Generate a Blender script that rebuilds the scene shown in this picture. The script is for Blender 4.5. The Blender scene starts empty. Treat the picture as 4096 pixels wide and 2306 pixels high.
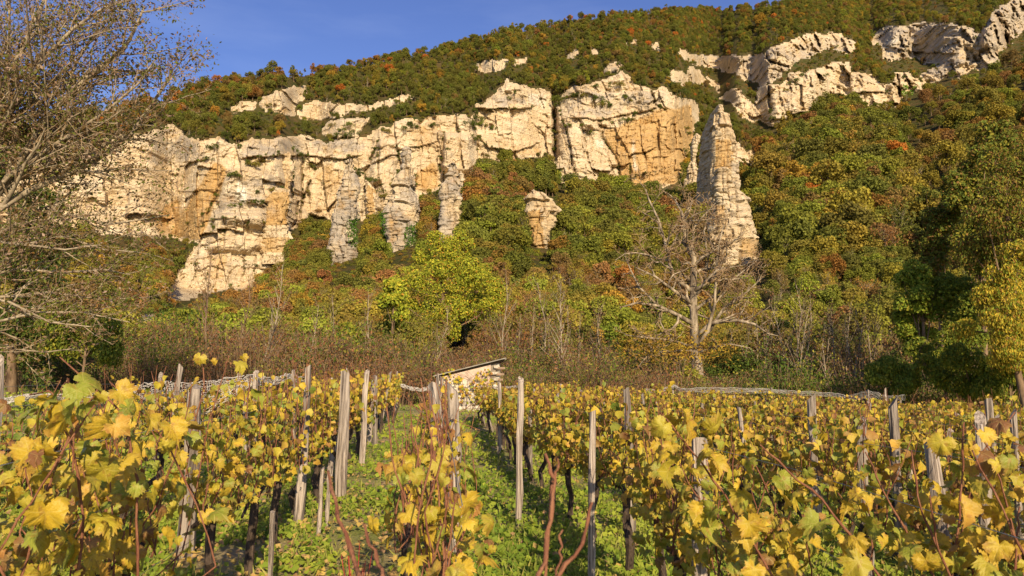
import bpy, math, random
import numpy as np
from mathutils import Vector, Matrix

# ------------------------------------------------------------------ camera, sky, sun, exposure
scene = bpy.context.scene
COL = scene.collection
F = 2958.0                      # focal length in pixels of the 4096 px wide photograph
PITCH = math.radians(6.65)
EYE = 1.7                       # metres above the vineyard soil
cam_data = bpy.data.cameras.new("camera")
cam_data.sensor_width = 36.0
cam_data.lens = 36.0 * F / 4096.0
cam_data.clip_start = 0.05
cam_data.clip_end = 6000.0
cam_data.dof.use_dof = True
cam_data.dof.focus_distance = 14.0
cam_data.dof.aperture_fstop = 9.0
cam = bpy.data.objects.new("camera", cam_data)
cam.location = (0, 0, EYE)
cam.rotation_euler = (math.radians(90) + PITCH, 0, 0)
COL.objects.link(cam)
scene.camera = cam

SUN_EL, SUN_AZ = math.radians(24.0), math.radians(165.0)      # azimuth clockwise from +Y: behind the camera, a little to the right
world = bpy.data.worlds.new("World")
scene.world = world
world.use_nodes = True
wn, wl = world.node_tree.nodes, world.node_tree.links
wn.clear()
sky = wn.new("ShaderNodeTexSky")
sky.sky_type = 'NISHITA'
sky.sun_disc = False
sky.sun_elevation = SUN_EL
sky.sun_rotation = SUN_AZ
sky.altitude = 300
sky.air_density = 1.0
sky.dust_density = 0.6
sky.ozone_density = 3.0
bg = wn.new("ShaderNodeBackground")
bg.inputs["Strength"].default_value = 0.115
wo = wn.new("ShaderNodeOutputWorld")
# thin cirrus veil over the blue
tc = wn.new("ShaderNodeTexCoord")
mp = wn.new("ShaderNodeMapping")
mp.inputs["Scale"].default_value = (1.6, 1.2, 7.0)
mp.inputs["Rotation"].default_value = (0.0, 0.22, 0.3)
cn = wn.new("ShaderNodeTexNoise")
cn.inputs["Scale"].default_value = 2.2
cn.inputs["Detail"].default_value = 7.0
cn.inputs["Roughness"].default_value = 0.55
cr = wn.new("ShaderNodeValToRGB")
cr.color_ramp.elements[0].position = 0.5
cr.color_ramp.elements[1].position = 0.82
cr.color_ramp.elements[1].color = (0.06, 0.06, 0.06, 1)
hs = wn.new("ShaderNodeHueSaturation")
hs.inputs["Saturation"].default_value = 1.12
hs.inputs["Hue"].default_value = 0.522
cm = wn.new("ShaderNodeMixRGB")
cm.inputs["Color2"].default_value = (9.0, 9.6, 11.0, 1)
wl.new(tc.outputs["Generated"], mp.inputs["Vector"])
wl.new(mp.outputs["Vector"], cn.inputs["Vector"])
wl.new(cn.outputs["Fac"], cr.inputs["Fac"])
wl.new(cr.outputs["Color"], cm.inputs["Fac"])
wl.new(sky.outputs["Color"], hs.inputs["Color"])
wl.new(hs.outputs["Color"], cm.inputs["Color1"])
wl.new(cm.outputs["Color"], bg.inputs["Color"])
wl.new(bg.outputs["Background"], wo.inputs["Surface"])

sun_data = bpy.data.lights.new("sun", 'SUN')
sun_data.energy = 5.0
sun_data.angle = math.radians(0.53)
sun_data.color = (1.0, 0.82, 0.57)
sun = bpy.data.objects.new("sun", sun_data)
SUN_DIR = Vector((math.sin(SUN_AZ) * math.cos(SUN_EL), math.cos(SUN_AZ) * math.cos(SUN_EL), math.sin(SUN_EL)))
sun.rotation_euler = (-SUN_DIR).to_track_quat('-Z', 'Y').to_euler()
sun.location = (20, -40, 40)
COL.objects.link(sun)

scene.view_settings.view_transform = 'Standard'
scene.view_settings.look = 'None'
scene.view_settings.exposure = 0.42
scene.view_settings.gamma = 1.0
scene.view_settings.use_curve_mapping = False
scene.cycles.max_bounces = 6
scene.cycles.diffuse_bounces = 3
scene.cycles.transmission_bounces = 3
scene.cycles.transparent_max_bounces = 6
scene.cycles.sample_clamp_indirect = 6.0

# ------------------------------------------------------------------ helpers
rng = np.random.default_rng(11)
random.seed(11)
CP, SP = math.cos(PITCH), math.sin(PITCH)


def ray(px, py):
    """x/Y and height/Y of the sight line through a photograph pixel."""
    cx = (np.asarray(px, float) - 2048.0) / F
    cy = (1153.0 - np.asarray(py, float)) / F
    d = CP - cy * SP
    return cx / d, (SP + cy * CP) / d


def at(px, py, Y):
    r, t = ray(px, py)
    return np.stack(np.broadcast_arrays(r * Y, np.asarray(Y, float), EYE + t * Y), -1)


def project(p):
    p = np.asarray(p, float)
    x, y, z = p[..., 0], p[..., 1], p[..., 2] - EYE
    d = y * CP + z * SP
    return 2048 + F * x / d, 1153 - F * (z * CP - y * SP) / d


_perm = rng.permutation(4096)
_val = rng.random(4096) * 2 - 1


def _h(i, j, k):
    return _val[_perm[(_perm[(_perm[i & 4095] + j) & 4095] + k) & 4095]]


def noise3(x, y, z=0.0):
    x, y, z = np.broadcast_arrays(np.asarray(x, float), np.asarray(y, float), np.asarray(z, float))
    i, j, k = np.floor(x).astype(int), np.floor(y).astype(int), np.floor(z).astype(int)
    u, v, w = x - i, y - j, z - k
    u, v, w = u * u * (3 - 2 * u), v * v * (3 - 2 * v), w * w * (3 - 2 * w)
    a = _h(i, j, k) * (1 - u) + _h(i + 1, j, k) * u
    b = _h(i, j + 1, k) * (1 - u) + _h(i + 1, j + 1, k) * u
    c = _h(i, j, k + 1) * (1 - u) + _h(i + 1, j, k + 1) * u
    d = _h(i, j + 1, k + 1) * (1 - u) + _h(i + 1, j + 1, k + 1) * u
    return (a * (1 - v) + b * v) * (1 - w) + (c * (1 - v) + d * v) * w


def fbm(x, y, z=0.0, o=4, g=0.5):
    s, a, f, n = 0.0, 1.0, 1.0, 0.0
    for q in range(o):
        s = s + a * noise3(np.asarray(x) * f + 17.3 * q, np.asarray(y) * f - 9.1 * q, np.asarray(z) * f + 3.7 * q)
        n += a
        a *= g
        f *= 2.03
    return s / n


def inside(px, py, poly):
    res = np.zeros(np.shape(px), bool)
    n = len(poly)
    for i in range(n):
        x1, y1 = poly[i]
        x2, y2 = poly[(i + 1) % n]
        if y1 == y2:
            continue
        c = ((y1 > py) != (y2 > py)) & (px < (x2 - x1) * (py - y1) / (y2 - y1) + x1)
        res ^= c
    return res


def line_dist(px, py, pts):
    best = np.full(np.shape(px), 1e9)
    for (x1, y1), (x2, y2) in zip(pts[:-1], pts[1:]):
        dx, dy = x2 - x1, y2 - y1
        t = np.clip(((px - x1) * dx + (py - y1) * dy) / (dx * dx + dy * dy), 0, 1)
        best = np.minimum(best, np.hypot(px - x1 - t * dx, py - y1 - t * dy))
    return best


def blur(a, s, axis):
    r = int(3 * s) + 1
    k = np.exp(-0.5 * (np.arange(-r, r + 1) / s) ** 2)
    k /= k.sum()
    pad = [(0, 0)] * a.ndim
    pad[axis] = (r, r)
    b = np.pad(a, pad, mode='edge')
    out = np.zeros_like(a, float)
    for q, w in enumerate(k):
        sl = [slice(None)] * a.ndim
        sl[axis] = slice(q, q + a.shape[axis])
        out += w * b[tuple(sl)]
    return out


def mesh_from(name, verts, faces, attrs=None, smooth=False, mat=None):
    """faces: list of int arrays (n,3) or (n,4). attrs: name -> per-vertex array (n,) or (n,3)."""
    me = bpy.data.meshes.new(name)
    verts = np.ascontiguousarray(verts, np.float32)
    faces = [np.asarray(f, np.int32) for f in faces if len(f)]
    me.vertices.add(len(verts))
    me.vertices.foreach_set("co", verts.ravel())
    if faces:
        loops = np.concatenate([f.ravel() for f in faces])
        sizes = np.concatenate([np.full(len(f), f.shape[1], np.int32) for f in faces])
        starts = np.concatenate([[0], np.cumsum(sizes)[:-1]]).astype(np.int32)
        me.loops.add(len(loops))
        me.loops.foreach_set("vertex_index", loops)
        me.polygons.add(len(sizes))
        me.polygons.foreach_set("loop_start", starts)
        me.update(calc_edges=True)
        me.polygons.foreach_set("use_smooth", np.full(len(sizes), smooth))
    for k, v in (attrs or {}).items():
        v = np.ascontiguousarray(v, np.float32)
        if v.ndim == 1:
            me.attributes.new(k, 'FLOAT', 'POINT').data.foreach_set("value", v)
        else:
            me.attributes.new(k, 'FLOAT_VECTOR', 'POINT').data.foreach_set("vector", v.ravel())
    if mat is not None:
        me.materials.append(mat)
    me.update()
    return me


class MB:
    """Collects shapes for one mesh, with a colour per vertex."""

    def __init__(self):
        self.v, self.f3, self.f4, self.c, self.n = [], [], [], [], 0

    def add(self, v, f, c=(1, 1, 1)):
        v = np.asarray(v, float)
        f = np.asarray(f, int)
        c = np.broadcast_to(np.asarray(c, float), (len(v), 3))
        self.v.append(v)
        self.c.append(c)
        (self.f3 if f.shape[1] == 3 else self.f4).append(f + self.n)
        self.n += len(v)

    def tube(self, pts, rad, sides=6, c=(1, 1, 1), cap=True, rough=0.0):
        pts = np.asarray(pts, float)
        rad = np.broadcast_to(np.asarray(rad, float), (len(pts),))
        t = np.gradient(pts, axis=0)
        t /= np.linalg.norm(t, axis=1)[:, None] + 1e-12
        m = np.abs(t.mean(0))
        ref = np.eye(3)[int(np.argmin(m))]
        u = np.cross(t, ref)
        u /= np.linalg.norm(u, axis=1)[:, None] + 1e-12
        w = np.cross(t, u)
        a = np.arange(sides) * 2 * math.pi / sides
        rr = rad[:, None] * (1 + rough * (rng.random((len(pts), sides)) - 0.5)) if rough else np.repeat(rad[:, None], sides, 1)
        v = pts[:, None] + rr[..., None] * (u[:, None] * np.cos(a)[None, :, None] + w[:, None] * np.sin(a)[None, :, None])
        n = len(pts)
        i = np.arange(n - 1)[:, None] * sides
        j = np.arange(sides)[None, :]
        k = (np.arange(sides) + 1) % sides
        f = np.stack([i + j, i + k[None], i + sides + k[None], i + sides + j], -1).reshape(-1, 4)
        v = v.reshape(-1, 3)
        self.add(v, f, c)
        if cap and sides >= 3:
            b = self.n - len(v)
            ctr = np.array([pts[0], pts[-1]])
            self.v.append(ctr)
            self.c.append(np.broadcast_to(np.asarray(c, float), (2, 3)))
            s = np.arange(sides)
            e = (s + 1) % sides
            self.f3.append(np.stack([b + e, b + s, np.full(sides, self.n)], -1))
            o = b + (n - 1) * sides
            self.f3.append(np.stack([o + s, o + e, np.full(sides, self.n + 1)], -1))
            self.n += 2

    def box(self, lo, hi, c=(1, 1, 1), M=None):
        x0, y0, z0 = lo
        x1, y1, z1 = hi
        v = np.array([(x0, y0, z0), (x1, y0, z0), (x1, y1, z0), (x0, y1, z0), (x0, y0, z1), (x1, y0, z1), (x1, y1, z1), (x0, y1, z1)], float)
        if M is not None:
            v = v @ np.asarray(M).T
        f = [(0, 3, 2, 1), (4, 5, 6, 7), (0, 1, 5, 4), (1, 2, 6, 5), (2, 3, 7, 6), (3, 0, 4, 7)]
        self.add(v, f, c)

    def mesh(self, name, mat=None, smooth=False, extra=None):
        v = np.concatenate(self.v) if self.v else np.zeros((0, 3))
        c = np.concatenate(self.c) if self.c else np.zeros((0, 3))
        fs = []
        if self.f4:
            fs.append(np.concatenate(self.f4))
        if self.f3:
            fs.append(np.concatenate(self.f3))
        at_ = {"tint": c}
        at_.update(extra or {})
        return mesh_from(name, v, fs, at_, smooth, mat)


def link(name, me, parent=None, loc=None):
    o = bpy.data.objects.new(name, me)
    COL.objects.link(o)
    if parent is not None:
        o.parent = parent
    if loc is not None:
        o.location = tuple(float(q) for q in loc)
    return o


def tag(o, label, cat=None, group=None, kind=None):
    o["label"] = label
    if cat:
        o["category"] = cat
    if group:
        o["group"] = group
    if kind:
        o["kind"] = kind
    return o


def leaf_quads(mb, pos, nrm, size, col, aspect=0.62, tip=None):
    """Diamond leaves, one quad each. pos, nrm (n,3); size (n,); col (n,3)."""
    n = len(pos)
    nrm = nrm / (np.linalg.norm(nrm, axis=1)[:, None] + 1e-9)
    r = rng.normal(size=(n, 3)) if tip is None else tip + 0.35 * rng.normal(size=(n, 3))
    u = np.cross(nrm, r)
    u /= np.linalg.norm(u, axis=1)[:, None] + 1e-9
    w = np.cross(u, nrm)
    s = np.asarray(size)[:, None]
    lift = nrm * s * 0.18
    v = np.stack([pos - w * s, pos + u * s * aspect + lift, pos + w * s, pos - u * s * aspect + lift], 1).reshape(-1, 3)
    f = np.arange(4 * n).reshape(n, 4)
    mb.add(v, f, np.repeat(col, 4, 0))


def unit(n):
    v = rng.normal(size=(n, 3))
    return v / np.linalg.norm(v, axis=1)[:, None]


ORD = ["first", "second", "third", "fourth", "fifth", "sixth", "seventh", "eighth", "ninth", "tenth", "eleventh", "twelfth", "thirteenth", "fourteenth",
       "fifteenth", "sixteenth", "seventeenth", "eighteenth", "nineteenth", "twentieth", "twenty-first", "twenty-second", "twenty-third", "twenty-fourth",
       "twenty-fifth", "twenty-sixth", "twenty-seventh", "twenty-eighth", "twenty-ninth", "thirtieth", "thirty-first", "thirty-second"]


# ------------------------------------------------------------------ materials
class NT:
    def __init__(self, name):
        self.m = bpy.data.materials.new(name)
        self.m.use_nodes = True
        self.t = self.m.node_tree
        self.t.nodes.clear()
        self.out = self.n("ShaderNodeOutputMaterial")

    def n(self, kind, **kw):
        x = self.t.nodes.new(kind)
        for k, v in kw.items():
            if k in x.inputs.keys():
                x.inputs[k].default_value = v
            else:
                setattr(x, k, v)
        return x

    def l(self, a, b):
        self.t.links.new(a, b)

    def noise(self, scale, detail=4.0, rough=0.55, vec=None, dist=0.0):
        x = self.n("ShaderNodeTexNoise", Scale=scale, Detail=detail, Roughness=rough, Distortion=dist)
        if vec is not None:
            self.l(vec, x.inputs["Vector"])
        return x.outputs["Fac"]

    def ramp(self, fac, stops):
        x = self.n("ShaderNodeValToRGB")
        e = x.color_ramp.elements
        while len(e) < len(stops):
            e.new(0.5)
        for q, (p, c) in zip(e, stops):
            q.position = p
            q.color = (c, c, c, 1) if isinstance(c, (int, float)) else tuple(c) + (1,)
        self.l(fac, x.inputs["Fac"])
        return x.outputs["Color"]

    def mix(self, fac, a, b, mode='MIX'):
        x = self.n("ShaderNodeMixRGB", blend_type=mode)
        for s, v in (("Fac", fac), ("Color1", a), ("Color2", b)):
            if isinstance(v, bpy.types.NodeSocket):
                self.l(v, x.inputs[s])
            elif isinstance(v, (int, float)):
                x.inputs[s].default_value = v if s == "Fac" else (v, v, v, 1)
            else:
                x.inputs[s].default_value = tuple(v) + (1,)
        return x.outputs["Color"]

    def math(self, op, a, b=0.0):
        x = self.n("ShaderNodeMath", operation=op)
        for i, v in ((0, a), (1, b)):
            if isinstance(v, bpy.types.NodeSocket):
                self.l(v, x.inputs[i])
            else:
                x.inputs[i].default_value = v
        return x.outputs[0]

    def attr(self, name, kind='GEOMETRY'):
        x = self.n("ShaderNodeAttribute", attribute_name=name, attribute_type=kind)
        return x

    def pos(self, scale=(1, 1, 1), rot=(0, 0, 0), obj=False):
        g = self.n("ShaderNodeTexCoord").outputs["Object"] if obj else self.n("ShaderNodeNewGeometry").outputs["Position"]
        m = self.n("ShaderNodeMapping")
        m.inputs["Scale"].default_value = scale
        m.inputs["Rotation"].default_value = rot
        self.l(g, m.inputs["Vector"])
        return m.outputs["Vector"]

    def bump(self, h, strength=0.5, dist=0.1):
        x = self.n("ShaderNodeBump", Strength=strength, Distance=dist)
        self.l(h, x.inputs["Height"])
        return x.outputs["Normal"]

    def finish(self, color, rough=0.9, normal=None, spec=0.2, trans=None, trans_amt=0.3):
        p = self.n("ShaderNodeBsdfPrincipled")
        p.inputs["Specular IOR Level"].default_value = spec
        if isinstance(rough, bpy.types.NodeSocket):
            self.l(rough, p.inputs["Roughness"])
        else:
            p.inputs["Roughness"].default_value = rough
        if isinstance(color, bpy.types.NodeSocket):
            self.l(color, p.inputs["Base Color"])
        else:
            p.inputs["Base Color"].default_value = tuple(color) + (1,)
        if normal is not None:
            self.l(normal, p.inputs["Normal"])
        s = p.outputs["BSDF"]
        if trans is not None:
            tr = self.n("ShaderNodeBsdfTranslucent")
            self.l(trans, tr.inputs["Color"])
            mx = self.n("ShaderNodeMixShader")
            mx.inputs["Fac"].default_value = trans_amt
            self.l(s, mx.inputs[1])
            self.l(tr.outputs[0], mx.inputs[2])
            s = mx.outputs[0]
        self.l(s, self.out.inputs["Surface"])
        return self.m


def mat_rock():
    m = NT("limestone")
    o, g, w = m.attr("ochre").outputs["Fac"], m.attr("grey").outputs["Fac"], m.attr("white").outputs["Fac"]
    cream = m.mix(m.ramp(m.noise(0.09, 5, 0.6, m.pos((1, 1, 1.8))), [(0.35, 0.0), (0.65, 1.0)]), (0.77, 0.63, 0.42), (0.64, 0.475, 0.27))
    # vertical water streaks
    st = m.ramp(m.noise(0.5, 4, 0.6, m.pos((1.0, 1.0, 0.07))), [(0.48, 0.0), (0.7, 1.0)])
    cream = m.mix(m.math('MULTIPLY', st, 0.4), cream, (0.50, 0.40, 0.27))
    och = m.mix(m.ramp(m.noise(0.22, 5, 0.65, m.pos((1, 1, 0.6))), [(0.35, 0.0), (0.68, 1.0)]), (0.52, 0.315, 0.115), (0.62, 0.42, 0.19))
    col = m.mix(m.ramp(m.math('ADD', o, m.math('MULTIPLY', m.math('SUBTRACT', m.noise(0.12, 5, 0.65, m.pos((1, 1, 0.8))), 0.5), 1.1)), [(0.35, 0.0), (0.62, 1.0)]), cream, och)
    gry = m.mix(m.noise(0.4, 5, 0.7, m.pos((1, 1, 0.5))), (0.33, 0.275, 0.21), (0.56, 0.48, 0.37))
    col = m.mix(m.ramp(m.math('ADD', g, m.math('MULTIPLY', m.math('SUBTRACT', m.noise(0.16, 6, 0.7, m.pos((1, 1, 1.6))), 0.5), 1.4)), [(0.4, 0.0), (0.7, 1.0)]), col, gry)
    col = m.mix(w, col, (0.86, 0.80, 0.66))
    drip = m.ramp(m.noise(0.9, 3, 0.6, m.pos((1.0, 1.0, 0.035))), [(0.56, 0.0), (0.68, 1.0)])
    dmask = m.ramp(m.noise(0.06, 3, 0.5, m.pos()), [(0.46, 0.0), (0.6, 1.0)])
    col = m.mix(m.math('MULTIPLY', m.math('MULTIPLY', drip, dmask), 0.6), col, (0.23, 0.20, 0.165))
    # rusty stains and bedding lines
    ru = m.ramp(m.noise(0.17, 6, 0.7, m.pos((1.3, 1.3, 1.0), (0.3, 0.1, 0))), [(0.57, 0.0), (0.72, 1.0)])
    col = m.mix(m.math('MULTIPLY', ru, 0.45), col, (0.50, 0.27, 0.11))
    bed = m.ramp(m.noise(1.0, 4, 0.7, m.pos((0.05, 0.05, 1.5), (0.02, 0.06, 0))), [(0.36, 1.0), (0.5, 0.0)])
    col = m.mix(m.math('MULTIPLY', bed, 0.33), col, (0.24, 0.17, 0.10))
    lich = m.ramp(m.noise(0.9, 5, 0.75, m.pos()), [(0.58, 0.0), (0.68, 1.0)])
    col = m.mix(m.math('MULTIPLY', lich, 0.30), col, (0.24, 0.18, 0.11))
    fine = m.ramp(m.noise(2.2, 4, 0.75, m.pos((1, 1, 1.6))), [(0.32, 0.62), (0.6, 1.0)])
    col = m.mix(1.0, col, fine, 'MULTIPLY')
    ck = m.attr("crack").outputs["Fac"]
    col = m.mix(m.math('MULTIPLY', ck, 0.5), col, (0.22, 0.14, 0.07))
    h = m.math('ADD', m.noise(0.9, 6, 0.7, m.pos((1, 1, 1.2))), m.math('MULTIPLY', m.noise(1.0, 3, 0.7, m.pos((0.25, 0.25, 2.2))), 0.35))
    return m.finish(col, 0.95, m.bump(h, 0.9, 0.7), 0.1)


def mat_foliage(name, kind, trans=0.25, jitter=0.8):
    """Leaf colour = tint of the tree x a random value of the leaf."""
    m = NT(name)
    t = m.attr("tint", kind).outputs["Color"]
    lv = m.attr("lv").outputs["Fac"]
    c = m.mix(1.0, t, m.ramp(lv, [(0.0, (1 - 0.5 * jitter, 1 - 0.5 * jitter, 1 - 0.5 * jitter)), (1.0, (1 + 0.5 * jitter, 1 + 0.42 * jitter, 1 + 0.2 * jitter))]), 'MULTIPLY')
    return m.finish(c, 0.8, None, 0.15, c, trans)


def mat_simple_tint(name, rough=0.85, trans=None, spec=0.2, nscale=None, dark=0.5, obj=False):
    m = NT(name)
    c = m.attr("tint").outputs["Color"]
    if nscale:
        c = m.mix(1.0, c, m.ramp(m.noise(nscale, 4, 0.6, m.pos(obj=obj)), [(0.3, dark), (0.65, 1.0)]), 'MULTIPLY')
    return m.finish(c, rough, None, spec, c if trans else None, trans or 0)


def mat_vine_leaf():
    m = NT("vine_leaf")
    c = m.attr("tint").outputs["Color"]
    spot = m.ramp(m.noise(34.0, 4, 0.65, m.pos()), [(0.54, 0.0), (0.64, 1.0)])
    c = m.mix(m.math('MULTIPLY', spot, 0.6), c, (0.34, 0.15, 0.04))
    gr = m.ramp(m.noise(11.0, 3, 0.6, m.pos()), [(0.45, 0.0), (0.66, 1.0)])
    c = m.mix(m.math('MULTIPLY', gr, 0.32), c, (0.34, 0.33, 0.045))
    # veins: five main ribs running out from the stalk, with the blade darker towards its rim
    uv = m.attr("luv").outputs["Vector"]
    sep = m.n("ShaderNodeSeparateXYZ")
    m.l(uv, sep.inputs[0])
    vein = None
    for deg in (0, 53, -53, 108, -108):
        s, k = math.sin(math.radians(deg)), math.cos(math.radians(deg))
        across = m.math('ABSOLUTE', m.math('SUBTRACT', m.math('MULTIPLY', sep.outputs[0], k), m.math('MULTIPLY', sep.outputs[1], s)))
        along = m.math('ADD', m.math('MULTIPLY', sep.outputs[0], s), m.math('MULTIPLY', sep.outputs[1], k))
        on = m.math('MULTIPLY', m.math('LESS_THAN', across, 0.016), m.math('GREATER_THAN', along, 0.03))
        vein = on if vein is None else m.math('MAXIMUM', vein, on)
    c = m.mix(m.math('MULTIPLY', vein, 0.32), c, (0.62, 0.50, 0.15))
    return m.finish(c, 0.5, m.bump(m.noise(60.0, 3, 0.6, m.pos()), 0.5, 0.01), 0.35, c, 0.3)


def mat_wood():
    m = NT("weathered_wood")
    gr = m.noise(1.0, 6, 0.65, m.pos((45, 45, 2.2), obj=True))
    rnd = m.n("ShaderNodeObjectInfo").outputs["Random"]
    c = m.mix(m.ramp(gr, [(0.38, 0.0), (0.58, 1.0)]), (0.085, 0.06, 0.045), (0.47, 0.39, 0.31))
    c = m.mix(1.0, c, m.ramp(rnd, [(0.0, 0.62), (1.0, 1.15)]), 'MULTIPLY')
    c = m.mix(m.ramp(m.noise(7.0, 3, 0.6, m.pos(obj=True)), [(0.45, 0.0), (0.7, 0.5)]), c, (0.30, 0.24, 0.18))
    return m.finish(c, 0.9, m.bump(gr, 0.7, 0.02), 0.15)


def mat_bark(name, a, b, sc=6.0):
    m = NT(name)
    gr = m.noise(sc, 6, 0.65, m.pos((1, 1, 0.35)))
    return m.finish(m.mix(m.ramp(gr, [(0.35, 0.0), (0.65, 1.0)]), a, b), 0.92, m.bump(gr, 0.8, 0.03), 0.1)


def mat_soil():
    m = NT("vineyard_soil")
    a = m.noise(0.9, 6, 0.6, m.pos())
    c = m.mix(m.ramp(a, [(0.38, 0.0), (0.6, 1.0)]), (0.24, 0.26, 0.06), (0.40, 0.30, 0.15))
    peb = m.ramp(m.noise(24.0, 4, 0.7, m.pos()), [(0.56, 0.0), (0.68, 1.0)])
    c = m.mix(m.math('MULTIPLY', peb, 0.7), c, (0.55, 0.43, 0.28))
    return m.finish(c, 0.95, m.bump(m.noise(18.0, 5, 0.7, m.pos()), 0.9, 0.05), 0.1)


def mat_hill():
    m = NT("hill_undergrowth")
    a = m.noise(0.25, 6, 0.7, m.pos())
    c = m.mix(m.ramp(a, [(0.35, 0.0), (0.65, 1.0)]), (0.045, 0.06, 0.016), (0.13, 0.085, 0.035))
    return m.finish(c, 0.95, m.bump(m.noise(1.2, 5, 0.7, m.pos()), 1.0, 0.8), 0.05)


M_ROCK = mat_rock()
M_FOREST = mat_foliage("forest_leaves", 'INSTANCER', 0.3, 0.7)
M_LEAF = mat_simple_tint("tree_leaves", 0.7, 0.3, 0.2)
M_VINE = mat_vine_leaf()
M_WOOD = mat_wood()
M_BARK_DARK = mat_bark("dark_vine_bark", (0.035, 0.025, 0.018), (0.12, 0.085, 0.06), 30)
M_BARK_PALE = mat_bark("pale_bark", (0.17, 0.13, 0.085), (0.42, 0.34, 0.23), 5)
M_BARK_BROWN = mat_bark("brown_bark", (0.09, 0.055, 0.035), (0.28, 0.19, 0.115), 5)
M_TWIG = mat_bark("tan_twigs", (0.20, 0.135, 0.075), (0.42, 0.31, 0.19), 5)
M_CANE = mat_bark("reddish_cane", (0.16, 0.06, 0.035), (0.30, 0.14, 0.075), 25)
M_SOIL = mat_soil()
M_HILL = mat_hill()
M_TINT = mat_simple_tint("painted_tint", 0.9, None, 0.1, 6.0, 0.6)

# ------------------------------------------------------------------ the mountain: talus, cliffs, wooded slopes
def zg(x, y):
    """vineyard ground: falls gently to the right"""
    x = np.asarray(x, float)
    return -0.045 * np.clip(x, -30, 40) - 0.0 * np.asarray(y, float)


MAIN = [(-900, 800), (-400, 760), (0, 690), (200, 625), (380, 565), (560, 535), (620, 520), (700, 505), (760, 560), (873, 551), (926, 585), (1013, 561), (1066, 558), (1168, 548),
        (1209, 545), (1300, 568), (1440, 561), (1474, 549), (1499, 524), (1524, 506), (1567, 515), (1595, 490), (1626, 481), (1690, 480), (1750, 462), (1809, 462), (1847, 456),
        (1871, 475), (1885, 505), (1898, 505), (1890, 470), (1906, 422), (1937, 406), (1978, 382), (2024, 331), (2082, 335), (2133, 351), (2172, 366), (2212, 374),
        (2217, 450), (2226, 450), (2240, 390), (2280, 355), (2358, 335), (2420, 320), (2463, 308), (2490, 289), (2540, 339), (2568, 351), (2599, 355), (2657, 355), (2690, 385), (2735, 394),
        (2777, 397), (2793, 417), (2790, 467), (2765, 553), (2740, 638), (2730, 716), (2676, 745), (2579, 750), (2482, 737), (2436, 710), (2327, 717), (2288, 694), (2235, 670), (2222, 650),
        (2205, 620), (2172, 632), (2016, 640), (1912, 648), (1890, 690), (1875, 800), (1735, 770), (1688, 775), (1600, 860), (1480, 880), (1333, 885), (1240, 850), (1206, 900), (1175, 918), (1159, 924),
        (1153, 993), (1156, 1042), (1066, 1092), (1004, 1151), (895, 1160), (799, 1175), (718, 1204), (640, 1210), (693, 1135), (730, 1073), (774, 993), (802, 968), (737, 971), (709, 955),
        (631, 946), (400, 930), (200, 925), (-400, 905), (-900, 905)]
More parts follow.
